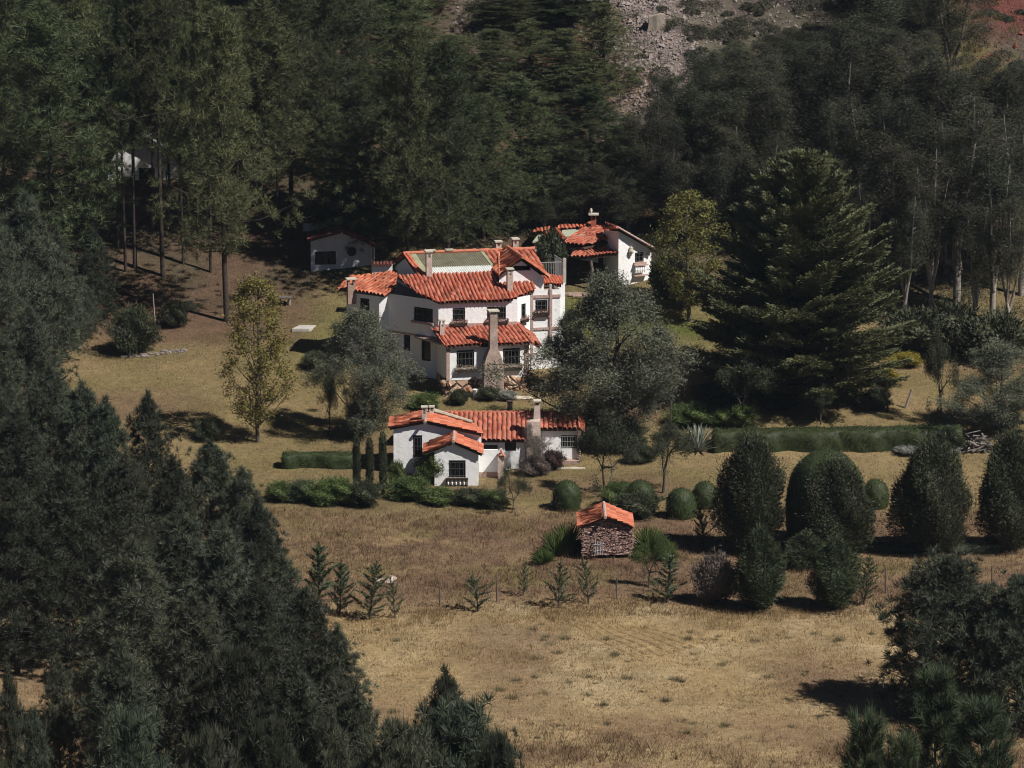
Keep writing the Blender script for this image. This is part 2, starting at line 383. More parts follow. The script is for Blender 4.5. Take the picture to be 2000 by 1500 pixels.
def chimney(parent, x, y, z0, z1, w, dpt, rz=0, m=None, style=1, capw=1.35, name='chimney'):
    R = Matrix.Rotation(rz, 4, 'Z'); Tm = lambda p: Vector((x, y, 0)) + R @ Vector((p[0], p[1], p[2]))
    bm = bmesh.new(); hh = .42 * min(1, (z1 - z0)); zb = z1 - hh
    box(bm, -w / 2, w / 2, -dpt / 2, dpt / 2, z0, zb, Tm)
    q = w * .26
    for sx in (-1, 1):
        for sy in (-1, 1):
            box(bm, sx * w / 2 - (q if sx > 0 else 0), sx * w / 2 + (0 if sx > 0 else q), sy * dpt / 2 - (q if sy > 0 else 0), sy * dpt / 2 + (0 if sy > 0 else q), zb, z1 - .08, Tm)
    box(bm, -w * .22, w * .22, -dpt * .2, dpt * .2, zb, zb + .08, Tm)
    c = from_bm(name, bm, m or M['chimney'], parent)
    bm = bmesh.new(); box(bm, -w / 2 * capw, w / 2 * capw, -dpt / 2 * capw, dpt / 2 * capw, z1 - .08, z1, Tm); from_bm('cap', bm, M['cap'], c)
    return c
# ================================================================== GROUND
def zone_col(x, y):
    """the ground's own cover at a place: straw, dry red grass, green lawn, needle litter, scree"""
    x = np.asarray(x, float); y = np.asarray(y, float)
    D = 224 + y; px = 1000 + x * FPX / D
    n1 = vnoise(x, y, 7, 11); n2 = vnoise(x, y, 2.3, 12); n3 = vnoise(x, y, .8, 13); n = n1 * .5 + n2 * .3 + n3 * .2
    straw = np.array([.285, .205, .105]); strawp = np.array([.37, .285, .165]); brown = np.array([.160, .102, .064]); olive = np.array([.145, .118, .050])
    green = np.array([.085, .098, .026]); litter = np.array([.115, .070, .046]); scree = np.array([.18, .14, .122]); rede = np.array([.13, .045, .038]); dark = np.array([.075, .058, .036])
    def mix(a, b, t): t = np.clip(t, 0, 1)[..., None]; return a * (1 - t) + b * t
    base = np.broadcast_to(straw, x.shape + (3,)).copy()
    base = mix(base, strawp, (n2 - .4) * 1.3)
    base = mix(base, brown, (n1 - .55) * 2)
    # rough strip between field and garden
    k = 1 / (1 + np.exp(-(y + 36.5 + (n1 - .5) * 4) * 1.2))
    mid = mix(np.broadcast_to(brown, base.shape), straw * .8, (n - .45) * 3)
    mid = mix(mid, olive, (n2 - .62) * 3)
    base = mix(base, mid, k)
    # long grass at the bottom
    k = 1 / (1 + np.exp((y + 55 + (n1 - .5) * 7) * .8)); base = mix(base, mix(np.broadcast_to(brown, base.shape) * 1.1, straw, (n2 - .35) * 2), k * .75)
    # garden terraces
    k = 1 / (1 + np.exp(-(y + 19.5) * 1.5))
    gar = mix(np.broadcast_to(straw * .80, base.shape), olive, (n - .3) * 2.2); gar = mix(gar, brown, (n1 - .6) * 3)
    base = mix(base, gar, k)
    # mown lawns by the big house
    k = np.exp(-((x - 3.2) / 3.6) ** 2 - ((y - 15) / 5) ** 2) + np.exp(-((x - 10) / 4) ** 2 - ((y - 14) / 4) ** 2) + .8 * np.exp(-((x + 11.5) / 3.5) ** 2 - ((y - 13) / 6) ** 2) + np.exp(-((x + 7.5) / 4) ** 2 - ((y - 26.5) / 2.5) ** 2)
    base = mix(base, mix(np.broadcast_to(green, base.shape), olive * 1.3, (n2 - .3) * 1.5), k)
    k = .8 * np.exp(-((x + .5) / 5) ** 2 - ((y + 1.8) / 1.6) ** 2); base = mix(base, green * 1.05 + olive * .3, k * 1.1)
    # red brown needle litter below the pines
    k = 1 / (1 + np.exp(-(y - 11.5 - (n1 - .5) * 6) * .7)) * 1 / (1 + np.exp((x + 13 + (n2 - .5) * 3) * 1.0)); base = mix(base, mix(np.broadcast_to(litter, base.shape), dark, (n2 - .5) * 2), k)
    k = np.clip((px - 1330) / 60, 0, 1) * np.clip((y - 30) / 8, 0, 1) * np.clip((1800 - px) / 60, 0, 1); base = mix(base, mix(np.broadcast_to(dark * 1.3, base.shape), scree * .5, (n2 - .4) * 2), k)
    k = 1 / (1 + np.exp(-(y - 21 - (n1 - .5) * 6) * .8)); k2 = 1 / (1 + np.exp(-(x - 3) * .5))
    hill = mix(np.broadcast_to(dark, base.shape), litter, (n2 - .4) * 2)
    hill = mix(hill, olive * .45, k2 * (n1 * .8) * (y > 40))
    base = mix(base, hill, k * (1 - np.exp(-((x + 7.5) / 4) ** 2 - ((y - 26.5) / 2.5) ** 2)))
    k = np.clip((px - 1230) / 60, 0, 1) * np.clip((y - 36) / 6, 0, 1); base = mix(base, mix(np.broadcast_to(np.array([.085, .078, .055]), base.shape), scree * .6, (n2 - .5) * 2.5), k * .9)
    # bare scree, dry grass and red earth high on the slope
    scc = 1290 + (y - 42) * -4
    k = np.exp(-((px - scc) / 75) ** 2) / (1 + np.exp(-(y - 34) * 1.2)); base = mix(base, mix(np.broadcast_to(scree, base.shape), brown, (n2 - .5) * 2.5), k * 1.2 * (.45 + n3))
    k = np.exp(-((px - (1900 + (y - 45) * -9)) / 55) ** 2) / (1 + np.exp(-(y - 38) * 1)); base = mix(base, mix(straw * .6, olive * .8, n1 * 1.4), k * 1.2)
    k = 1 / (1 + np.exp(-(px - 1900 - (n2 - .5) * 60) * .05)) / (1 + np.exp(-(y - 48.5 - (n2 - .5) * 3) * 2)); base = mix(base, rede, k)
    k = .7 * np.exp(-((px - 940) / 55) ** 2) / (1 + np.exp(-(y - 48) * .8)); base = mix(base, scree * .75, k)
    return base * (.82 + .36 * n3[..., None])
def axis(lo, hi, fine0, fine1, step, cs):
    return np.concatenate([np.arange(lo, fine0, cs), np.arange(fine0, fine1, step), np.arange(fine1, hi + cs, cs)])
gx = axis(-420, 420, -48, 48, .4, 12); gy = axis(-400, 480, -78, 76, .4, 12)
XX, YY = np.meshgrid(gx, gy); ZZ = H(XX, YY)
nfx, nfy = len(gx), len(gy)
idx = np.arange(nfx * nfy).reshape(nfy, nfx)
Fg = np.stack([idx[:-1, :-1], idx[:-1, 1:], idx[1:, 1:], idx[1:, :-1]], -1).reshape(-1, 4)
gme = np_mesh('ground', np.stack([XX, YY, ZZ], -1).reshape(-1, 3), Fg, True)
ca = gme.color_attributes.new('cover', 'FLOAT_COLOR', 'POINT')
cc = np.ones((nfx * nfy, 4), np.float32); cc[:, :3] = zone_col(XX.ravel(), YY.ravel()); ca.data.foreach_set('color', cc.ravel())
mg = bpy.data.materials.new('ground_cover'); mg.use_nodes = True
_t = mg.node_tree; _N = _t.nodes; _L = _t.links; _b = _N['Principled BSDF']; _b.inputs['Roughness'].default_value = .95; _b.inputs['Specular IOR Level'].default_value = .05
_a = _N.new('ShaderNodeAttribute'); _a.attribute_name = 'cover'
_g = _N.new('ShaderNodeNewGeometry')
_n = _N.new('ShaderNodeTexNoise'); _n.inputs['Scale'].default_value = 3.2; _n.inputs['Detail'].default_value = 9; _n.inputs['Roughness'].default_value = .75
_L.new(_g.outputs['Position'], _n.inputs['Vector'])
_m = _N.new('ShaderNodeMapRange'); _m.inputs[1].default_value = .25; _m.inputs[2].default_value = .75; _m.inputs[3].default_value = .5; _m.inputs[4].default_value = 1.5; _L.new(_n.outputs['Fac'], _m.inputs[0])
_x = _N.new('ShaderNodeVectorMath'); _x.operation = 'SCALE'; _L.new(_a.outputs['Color'], _x.inputs[0]); _L.new(_m.outputs[0], _x.inputs['Scale']); _L.new(_x.outputs[0], _b.inputs['Base Color'])
_n2 = _N.new('ShaderNodeTexNoise'); _n2.inputs['Scale'].default_value = 9; _n2.inputs['Detail'].default_value = 6; _L.new(_g.outputs['Position'], _n2.inputs['Vector'])
_bp = _N.new('ShaderNodeBump'); _bp.inputs['Strength'].default_value = .9; _bp.inputs['Distance'].default_value = .12; _L.new(_n2.outputs['Fac'], _bp.inputs['Height']); _L.new(_bp.outputs[0], _b.inputs['Normal'])
tag(link('ground', gme, mg), kind='structure')

# ================================================================== MAIN HOUSE
PHI = rad(13); cP, sP = math.cos(PHI), math.sin(PHI)
O0 = W(872, 776, 2.0)
def T(u, v, h=None):
    p = Vector((O0.x + u * cP - v * sP, O0.y + u * sP + v * cP, O0.z + (h or 0)))
    return p
def T2(u, v): p = T(u, v); return (p.x, p.y)
dn = (-(-sP), -cP)          # rib run straight down the front
DN = (sP, -cP)
z0 = O0.z
mh = empty('country_house', O0, label='big two storey white house with orange tiled roofs and tall front chimney', cat='house')
def part(name, bm, m, **k):
    o = from_bm(name, bm, m); o.parent = mh; o.matrix_parent_inverse = Matrix.Translation(-O0); return tag(o, **k)
class Fix:  # parts are modelled in world metres and parented to the Empty at the base
    pass
def reparent(root):
    inv = Matrix.Translation(-root.location)
    for o in root.children: o.matrix_parent_inverse = inv
# --- annex walls
bm = bmesh.new()
w5 = (.62, 1.68, z0 + 1.72, z0 + 2.78); w6 = (3.42, 4.45, z0 + 1.72, z0 + 2.78)
panel(bm, T2(0, 0), T2(4.97, 0), z0 + 1.0, z0 + 3.02, [w5, w6])
panel(bm, T2(0, 2.6), T2(0, 0), z0 + 1.0, [(0, z0 + 3.7), (2.6, z0 + 3.05)])
panel(bm, T2(4.97, 0), T2(4.97, 3), z0 + .6, z0 + 3.1)
# --- upper storey
zu = z0 + 3.2; ze = z0 + 5.3
AL, BL = T2(-2.4, 5.4), T2(0, 2.2)
w1 = (2.05, 3.55, z0 + 4.02, z0 + 4.85)
panel(bm, AL, BL, zu, ze + .1, [w1])
AF, BF = T2(0, 2.2), T2(4.8, 2.2)
w2 = (.86, 1.62, z0 + 4.12, z0 + 4.92); w3 = (2.95, 4.1, z0 + 4.12, z0 + 4.92)
panel(bm, AF, BF, z0 + 3.3, z0 + 5.3, [w2, w3])
AR, BR = T2(4.8, 2.2), T2(5.8, 3.1)
w4 = (.42, .86, z0 + 4.1, z0 + 4.95)
panel(bm, AR, BR, z0 + 0, z0 + 5.4, [w4])
panel(bm, T2(5.8, 3.1), T2(5.8, 4.0), z0 + 4, z0 + 5.7)
# gable body on the right
gL = math.dist(T2(4.1, 4.0), T2(6.85, 4.0))
panel(bm, T2(4.1, 4.0), T2(6.85, 4.0), z0 + 4.5, [(0, z0 + 6.45), (1.33, z0 + 7.35), (gL, z0 + 6.25)], [(.55, 1.95, z0 + 6.72, z0 + 7.02)])
panel(bm, T2(6.85, 4.0), T2(6.85, 10), z0 + 0, z0 + 6.25)
# right hand box with flat roof
wR = (.28, 1.02, z0 + 4.32, z0 + 5.02)
panel(bm, T2(5.88, 3.3), T2(7.68, 3.3), z0 - .5, z0 + 5.62, [wR])
panel(bm, T2(7.68, 3.3), T2(7.68, 6.2), z0 - .5, z0 + 5.62)
panel(bm, T2(7.68, 6.2), T2(8.7, 6.2), z0 - .5, z0 + 5.5); panel(bm, T2(8.7, 6.2), T2(8.7, 9.5), z0 - .5, z0 + 5.5)
# left wing
LW0, LW1, LW2 = T2(-4.55, 7.5), T2(-2.95, 5.4), T2(-2.4, 5.4)
wL = (1.1, 1.85, z0 + 4.1, z0 + 5.0)
panel(bm, LW0, LW1, z0 + 0, z0 + 5.3, [wL]); panel(bm, LW1, LW2, z0 + 0, z0 + 5.3)
panel(bm, T2(-3.7, 8.9), LW0, z0 - 1, z0 + 5.3)
# lower storey under the overhang
B0, B1 = T2(-2.4, 5.42), T2(.35, 2.75)
w8 = (1.1, 1.55, z0 + 2.05, z0 + 3.0); dr = (2.35, 3.0, z0 + 1.55, z0 + 3.05)
panel(bm, B0, B1, z0 - .5, z0 + 3.25, [w8, dr])
# back
panel(bm, T2(6.85, 10), T2(-1.0, 10.2), z0, z0 + 6.2); panel(bm, T2(-1.0, 10.2), T2(-3.7, 8.9), z0, z0 + 5.3)
# left gable wall of the top section
panel(bm, T2(-.95, 10.2), T2(-.45, 5.45), z0 + 5.3, [(0, z0 + 6.3), (2.45, z0 + 7.32), (4.78, z0 + 6.4)])
part('wall', bm, M['plaster'])
# overhang slab
bm = bmesh.new(); prism(bm, [T2(-2.4, 5.4), T2(0, 2.2), T2(.5, 2.6), T2(-2.0, 5.9)], zu - .12, zu - .003)
prism(bm, [T2(-.25, .9), T2(-.02, .9), T2(-.02, 2.9), T2(-1.1, 3.9), T2(-1.2, 3.5)], z0 + 3.0, z0 + 3.1)
part('canopy', bm, M['band'])
# stone footing
bm = bmesh.new()
rs = random.Random(3)
def boulders(bm, u0, u1, v, zb, zt, n):
    for i in range(n):
        u = rs.uniform(u0, u1); z = zb + (zt - zb) * rs.random() ** 1.1; r = rs.uniform(.2, .34)
        c = T(u, v + .12 + rs.uniform(-.06, .1)); c.z = z
        b2 = bmesh.new(); bmesh.ops.create_icosphere(b2, subdivisions=2, radius=r)
        sx, sy, sz = rs.uniform(.8, 1.3), rs.uniform(.6, .9), rs.uniform(.7, 1.1)
        for vt in b2.verts:
            q = vt.co; k = 1 + .22 * math.sin(q.x * 9 + i) * math.sin(q.z * 8 + i * 2)
            vt.co = Vector((q.x * sx * k, q.y * sy * k, q.z * sz * k)) + c
        me = bpy.data.meshes.new('t'); b2.to_mesh(me); b2.free(); bm.from_mesh(me); bpy.data.meshes.remove(me)
bx = lambda u0, u1, v0, v1, h0, h1, tp=0: box(bm, u0, u1, v0, v1, h0, h1, lambda p: T(p.x, p.y, p.z), tp)
bx(-.04, 5.0, .02, .6, -1.2, 1.02); bx(-.05, .4, .6, 2.6, -1.2, 1.02)
boulders(bm, 0, 1.75, 0, z0 - .1, z0 + 1.0, 34); boulders(bm, 3.3, 4.95, 0, z0 - .1, z0 + 1.05, 30)
part('stone_base', bm, M['boulder'])
# pink stone bands and pilasters
bm = bmesh.new()
bx(.05, 4.8, 2.15, 2.2, 3.72, 3.98); bx(0.0, .2, -.03, .0, 1.0, 3.0); bx(4.72, 5.0, -.04, .0, 1.0, 3.0)
bx(5.86, 7.7, 3.24, 3.298, 5.14, 5.32); bx(5.86, 6.02, 3.24, 3.298, 1.5, 5.14); bx(7.02, 7.18, 3.2, 3.298, 1.5, 5.62)
bx(6.02, 7.02, 3.2, 3.298, 3.98, 4.12); bx(6.02, 7.02, 3.24, 3.298, 3.2, 3.35); bx(7.18, 7.7, 3.24, 3.298, 3.2, 3.35)
part('stone_band', bm, M['band'])
# windows
for A, B, h, kw in ((T2(0, 0), T2(4.97, 0), w5, dict(nx=4, ny=2, grille=5, sill=None, flowers=M['flowers_pale'])),
                    (T2(0, 0), T2(4.97, 0), w6, dict(nx=4, ny=2, grille=5, sill=None, flowers=M['flowers_pale'])),
                    (AF, BF, w2, dict(nx=3, ny=2, grille=3, sill=M['band'], flowers=M['flowers'])),
                    (AF, BF, w3, dict(nx=4, ny=2, grille=4, sill=M['band'], flowers=M['flowers'])),
                    (AR, BR, w4, dict(nx=2, ny=2, grille=2, sill=M['band'], flowers=M['flowers'])),
                    (AL, BL, w1, dict(nx=5, ny=2, grille=9, sill=M['band'])),
                    (T2(5.88, 3.3), T2(7.68, 3.3), wR, dict(nx=3, ny=2, grille=3, flowers=M['flowers'])),
                    (LW0, LW1, wL, dict(nx=3, ny=2, grille=4)),
                    (B0, B1, w8, dict(nx=2, ny=4, grille=3))):
    window(mh, A, B, h, **kw)
window(mh, B0, B1, dr, nx=1, ny=1, name='door')
# roofs
def R3(pts): return [T(*p) for p in pts]
hm = lambda v: 5.23 + .33 * (v - 1.8)
main = [(-.05, 1.95), (4.4, 1.95), (6.2, 3.1), (6.0, 5.45), (-1.96, 5.45), (-1.19, 3.36)]
roof('main_roof', mh, R3([(u, v, hm(v)) for u, v in main]), DN, M['tile'], (0, 1, 4), s=.235, amp=.105, label='wide orange tiled roof over the upper storey')
ha = lambda v: 3.02 + .27 * (v + .4)
roof('annex_roof', mh, R3([(-.15, -.26, ha(-.26)), (5.15, -.26, ha(-.26)), (4.85, 2.19, ha(2.19)), (-.5, 2.19, ha(2.19))]), (DN[0] + .12, DN[1]), M['tile'], (0, 1, 2), s=.25, amp=.11)
roof('annex_hip', mh, R3([(5.17, -.26, ha(-.26)), (5.8, .1, 2.98), (5.8, 2.19, 3.0), (4.87, 2.19, ha(2.19))]), (cP, sP), M['tile'], (0, 3, 2))
wing = [(-2.75, 4.9), (-1.95, 5.3), (-1.3, 8), (-4, 9.2), (-5.1, 7.9)]
hw = lambda u, v: 5.36 + .3 * ((u + 2.75) * .8 + (v - 4.9) * .6)
dw = (-.8 * cP + .6 * sP, -.8 * sP - .6 * cP)
roof('wing_roof', mh, R3([(u, v, hw(u, v)) for u, v in wing]), dw, M['tile_orange'], (0, 2, 4), label='bright orange low roof of the left wing')
ht = lambda v: 6.45 + .40 * (v - 5.45)
sk = ((-.17 + .6), (5.45 - 7.75)); dsk = (sk[0] * cP - sk[1] * sP, sk[0] * sP + sk[1] * cP)
cq = lambda a, b, c, d, va, vb: R3([(a, va, ht(va)), (b, va, ht(va)), (c, vb, ht(vb)), (d, vb, ht(vb))])
roof('skylight_roof', mh, cq(-.07, 4.2, 3.74, -.47, 6.15, 7.75), dsk, M['corr'], (0, 1, 2), s=.14, amp=.03, kind='c', under=False, label='green grey corrugated sheets between the tiled roofs')
roof('sheet_strip', mh, cq(-.1, 4.36, 4.24, -.02, 5.4, 6.2), dsk, M['corr_lit'], (0, 1, 2), s=.14, amp=.035, kind='c', under=False, label='lower strip of the corrugated roof, coloured whitish for its stronger light')
bm = bmesh.new()
for (ua, ub, uc, ud) in ((-.2, .14, -.26, -.6), (4.22, 4.46, 3.98, 3.74)):
    q = [T(ua, 5.45, ht(5.45) + .05), T(ub, 5.45, ht(5.45) + .05), T(uc, 7.75, ht(7.75) + .05), T(ud, 7.75, ht(7.75) + .05)]
    lo = [bm.verts.new(p - Vector((0, 0, .06))) for p in q]; hi = [bm.verts.new(p) for p in q]
    bm.faces.new(hi); bm.faces.new(lo[::-1])
    for i in range(4): bm.faces.new((lo[i], lo[(i + 1) % 4], hi[(i + 1) % 4], hi[i]))
part('sheet_edge', bm, M['corr_edge'])
roof('verge_tiles', mh, cq(-.62, -.2, -.62, -1.02, 5.4, 7.8), dsk, M['tile_orange'], (0, 1, 2), s=.26)
roof('top_roof', mh, R3([(4.42, 5.3, ht(5.3)), (7.25, 5.0, ht(5.0)), (7.1, 7.75, ht(7.75)), (3.95, 7.75, ht(7.75))]), dsk, M['tile'], (0, 3, 2))
roof('back_roof', mh, R3([(-1.0, 7.75, 7.37), (7.1, 7.75, 7.37), (7.2, 10.5, 6.27), (-1.2, 10.5, 6.27)]), (-DN[0], -DN[1]), M['tile'], (0, 1, 2))
# dormer gable
gz = lambda u: 7.55 - .72 * abs(u - 5.45)
roof('dormer_roof', mh, R3([(4.0, 3.55, gz(4.0)), (5.45, 3.55, 7.55), (5.45, 7.7, 7.55), (4.9, 7.7, gz(4.9)), (4.0, 5.5, gz(4.0))]), (-cP, -sP), M['tile_orange'], (0, 1, 2), label='left slope of the small gable')
roof('dormer_roof', mh, R3([(5.45, 3.55, 7.55), (7.15, 3.55, gz(7.15)), (7.15, 5.4, gz(7.15)), (5.45, 7.7, 7.55)]), (cP, sP), M['tile_orange'], (0, 1, 3))
bm = bmesh.new()
ridge(bm, T(5.45, 3.5, 7.6), T(5.45, 7.7, 7.6)); ridge(bm, T(-1.0, 7.75, 7.42), T(7.15, 7.75, 7.42)); ridge(bm, T(4.02, 3.55, 6.55), T(4.9, 7.6, 7.3), .08)
ridge(bm, T(5.16, -.42, 3.08), T(4.86, 2.2, 3.78));
part('ridge_tiles', bm, M['tile_orange'])
bm = bmesh.new()
bx(-.3, 4.0, 7.7, 7.82, 7.38, 7.5); bx(.35, 1.0, 7.6, 7.95, 7.5, 7.58); bx(1.6, 2.1, 7.6, 7.95, 7.5, 7.58)
part('ridge_mortar', bm, M['mortar'])
# flat roof slab, small tiled lean-to and railing of the terrace
bm = bmesh.new(); prism(bm, [T2(5.9, 3.32), T2(7.66, 3.32), T2(7.66, 6.25), T2(8.68, 6.25), T2(8.68, 9.4), T2(6.86, 9.4), T2(6.86, 4.1), T2(5.9, 4.1)], z0 + 5.3, z0 + 5.42)
part('terrace_slab', bm, M['ochre_render'])
roof('terrace_tiles', mh, R3([(6.95, 4.6, 5.66), (8.3, 5.0, 5.5), (8.6, 6.3, 5.95), (6.95, 6.2, 6.05)]), DN, M['tile_red'], (0, 1, 3), s=.2)
bm = bmesh.new()
for i in range(15): u = 7.15 + i * .105; bx(u, u + .02, 6.32, 6.34, 5.5, 6.75)
bx(7.1, 8.72, 6.31, 6.35, 6.75, 6.8); bx(7.1, 8.72, 6.31, 6.35, 5.6, 5.64)
for i in range(12): v = 6.35 + i * .22; bx(8.68, 8.7, v, v + .02, 5.5, 6.75)
bx(8.67, 8.71, 6.35, 9.0, 6.75, 6.8)
rl = part('railing', bm, M['paleiron'])
bm = bmesh.new(); bx(8.6, 8.78, 6.25, 6.42, 5.4, 7.0); bx(7.02, 7.16, 3.22, 3.4, 5.62, 5.95); part('railing_post', bm, M['concrete'])
# chimneys
def chT(u, v, h0, h1, w_, d_, **k):
    p = T(u, v); return chimney(mh, p.x, p.y, z0 + h0, z0 + h1, w_, d_, PHI, **k)
chT(.05, 5.2, 6.0, 7.95, .34, .34); chT(4.55, 3.15, 5.4, 7.05, .34, .36); chT(4.95, 8.0, 7.2, 7.95, .34, .34); chT(6.05, 8.2, 7.2, 8.05, .34, .4)
chT(-4.35, 7.0, 4.6, 6.15, .46, .4, m=M['ochre_render']); chT(-.0, 1.25, 3.1, 4.45, .28, .28)
bm = bmesh.new()
def frust(levels):
    rings = []
    for (u0, u1, v0, v1, h) in levels: rings.append([bm.verts.new(T(a, b, h)) for a, b in ((u0, v0), (u1, v0), (u1, v1), (u0, v1))])
    for a, b in zip(rings, rings[1:]):
        for i in range(4): bm.faces.new((a[i], a[(i + 1) % 4], b[(i + 1) % 4], b[i]))
    bm.faces.new(rings[0][::-1]); bm.faces.new(rings[-1])
frust([(2.12, 3.32, -.72, -.0, -1.0), (2.12, 3.32, -.7, -.0, .35), (2.16, 3.28, -.7, -.0, 2.05), (2.28, 3.16, -.68, -.02, 2.45), (2.49, 2.96, -.66, -.2, 2.95), (2.51, 2.94, -.64, -.22, 4.95)])
fc = part('chimney', bm, mat('streaked_render', (.52, .40, .33), .95, (.25, .18, .15), 1.4, .6, 8), label='tall chimney with broad shoulders on the front wall')
bm = bmesh.new()
for a, b in ((2.51, 2.6), (2.85, 2.94)): bx(a, b, -.64, -.22, 4.95, 5.12)
bx(2.4, 3.05, -.74, -.12, 5.12, 5.2); cpp = from_bm('cap', bm, M['cap'], fc)
bm = bmesh.new(); bx(2.08, 3.34, -.73, .0, 2.0, 2.03); from_bm('strap', bm, M['band'], fc)
reparent(mh)
for c in mh.children:
    if c.name.startswith('chimney') and c is fc: pass

# ================================================================== generic root for houses modelled in world metres
def house_root(name, loc, **k):
    return empty(name, loc, **k)
# ================================================================== GUEST HOUSE (front)
gh = house_root('cottage', (X(940, -11), -11, -2.9), label='long low white cottage with weathered tiled roof in front of the big house', cat='house')
bm = bmesh.new()
YB = -13.5; zg = -3.6
xa, xb = X(848, YB), X(934, YB)
wB = ((X(876, YB) - xa), (X(909, YB) - xa), Z(933, YB), Z(899, YB))
apz = Z(866, -14.0); ftz = Z(889, -14.0)
xapB = X(885, -14.0)
panel(bm, (xa, YB), (xb, YB), zg, [(0, ftz + .32), (xapB - xa, apz + .0), (xb - xa, ftz + .12)], [wB])
panel(bm, (xb, YB), (xb, -11.1), zg, ftz + .2); panel(bm, (xa, -11.1), (xa, YB), zg, ftz + .3)
# wing A
YA = -11.1; aL, aR = X(768, YA), X(940, YA); xapA = X(830, YA)
zA = Z(826, -11.6); zAl = Z(839, -11.6); zAr = Z(851, -11.6)
dA = (X(806, YA) - aL, X(824, YA) - aL, Z(893, YA), Z(850, YA))
panel(bm, (aL, YA), (aR, YA), zg, [(0, zAl + .05), (xapA - aL, zA - .05), (aR - aL, zAr + .02)], [dA])
window(gh, (aL, YA), (aR, YA), dA, nx=2, ny=3, grille=3)
panel(bm, (aL, -8.5), (aL, YA), zg, zAl + .02)
# main wing
zr = Z(807, -7.0); pl = lambda y: zr - .26 * (-7.0 - y)
YM, YR = -10.2, -8.8
mL, mR = X(940, YM), X(1026, YM); rL, rR = X(1026, YM), X(1129, YR)
wM = (X(986, YM) - mL, X(1008, YM) - mL, Z(881, YM), Z(864, YM)); wN = (.1, X(972, YM) - mL, Z(879, YM), Z(869, YM))
panel(bm, (mL, YM), (mR, YM), zg, pl(YM) - .03, [wM, wN])
panel(bm, (mR, YM), (mR, YR), zg, [(0, pl(YM) - .05), (YR - YM, pl(YR) - .05)])
wQ = (X(1096, YR) - mR, X(1127, YR) - mR, Z(875, YR), Z(850, YR))
panel(bm, (mR, YR), (rR, YR), zg, pl(YR) - .03, [wQ])
panel(bm, (rR, YR), (rR, -4.5), zg + .6, pl(YR)); panel(bm, (rR, -4.5), (X(840, -4.5), -4.5), zg + .6, pl(YR) - .1); panel(bm, (X(840, -4.5), -4.5), (X(840, -4.5), -8.5), zg + .6, zAl - .1); panel(bm, (X(840, -4.5), -8.5), (aL, -8.5), zg + .6, zAl - .1)
from_bm('wall', bm, M['plaster'], gh)
roof('front_gable_roof', gh, [(X(824, -14), -13.76, ftz), (xapB, -13.76, apz), (xapB, -11.3, apz), (X(824, -14), -11.3, ftz)], (-1, 0), M['tile_orange'], s=.24, label='left slope of the small front gable')
roof('front_gable_roof', gh, [(xapB, -13.76, apz), (X(944, -14), -13.76, ftz - .06), (X(944, -14), -11.3, ftz - .06), (xapB, -11.3, apz)], (1, 0), M['tile_orange'], s=.24)
roof('wing_roof', gh, [(X(757, -11.6), -11.36, zAl), (xapA, -11.36, zA), (xapA, -8.4, zA), (X(757, -11.6), -8.4, zAl)], (-1, 0), M['tile_orange'], s=.24)
roof('wing_roof', gh, [(xapA, -11.36, zA), (X(944, -11.6), -11.36, zAr), (X(944, -11.6), -11.0, zAr), (X(925, -9.0), -9.2, zA + (zAr - zA) * .8), (xapA, -8.4, zA)], (1, 0), M['tile_orange'], (0, 1, 4), s=.24)
roof('main_roof', gh, [(X(900, -10.6), -10.45, pl(-10.45)), (X(1033, -10.6), -10.45, pl(-10.45)), (X(1036, -7), -7, zr), (X(850, -7), -7, zr)], (0, -1), M['tile_old'], s=.27, jitter=.03, label='weathered pinkish barrel tiles of the long roof')
roof('main_roof', gh, [(X(1034, -9.2), -9.06, pl(-9.06)), (X(1131, -9.2), -9.06, pl(-9.06)), (X(1126, -7), -7, zr), (X(1037, -7), -7, zr)], (0, -1), M['tile_old'], s=.27, jitter=.03)
roof('hip_roof', gh, [(X(1131, -9.2), -9.06, pl(-9.06)), (X(1143, -9.2), -9.0, pl(-9.25) - .02), (X(1143, -7), -7.2, pl(-9.25) - .02), (X(1127, -7), -7.0, zr)], (1, 0), M['tile_orange'], (0, 3, 2), s=.3)
roof('back_roof', gh, [(X(800, -7), -7.0, zr), (X(1128, -7), -7, zr), (X(1128, -7), -4, zr - .8), (X(800, -7), -4, zr - .8)], (0, 1), M['tile_old'], s=.3)
bm = bmesh.new(); ridge(bm, (X(850, -7), -7, zr + .05), (X(1128, -7), -7, zr + .05), .1); from_bm('ridge_tiles', bm, M['tile_old'], gh)
bm = bmesh.new(); ridge(bm, (xapB, -13.76, apz + .05), (xapB, -11.3, apz + .05), .1); ridge(bm, (xapA, -11.6, zA + .05), (xapA, -8.4, zA + .05), .1); from_bm('ridge_tiles', bm, M['band'], gh)
bm = bmesh.new()
A_ = Vector((X(845, -8.6), -8.7, zA + .14)); B_ = Vector((X(922, -9.3), -9.5, zA + (zAr - zA) * .75 + .17))
tube(bm, [A_, (A_ + B_) / 2, B_], [.13, .11, .09], 6); from_bm('valley_mortar', bm, M['mortar'], gh)
window(gh, (xa, YB), (xb, YB), wB, nx=2, ny=2, grille=4, sill=M['wood'])
window(gh, (mL, YM), (mR, YM), wM, nx=3, ny=1); window(gh, (mL, YM), (mR, YM), wN, nx=3, ny=1)
window(gh, (mR, YR), (rR, YR), wQ, nx=3, ny=1, grille=-6)
bm = bmesh.new()   # flower rail of white balusters below the front window
cx = xa + (wB[0] + wB[1]) / 2; zb = Z(946, YB)
for i in range(5): x = cx - .5 + i * .22; tube(bm, [(x, YB - .16, zb), (x, YB - .16, zb + .12), (x, YB - .16, zb + .3)], [.035, .07, .035], 6)
from_bm('baluster', bm, M['plaster'], gh)
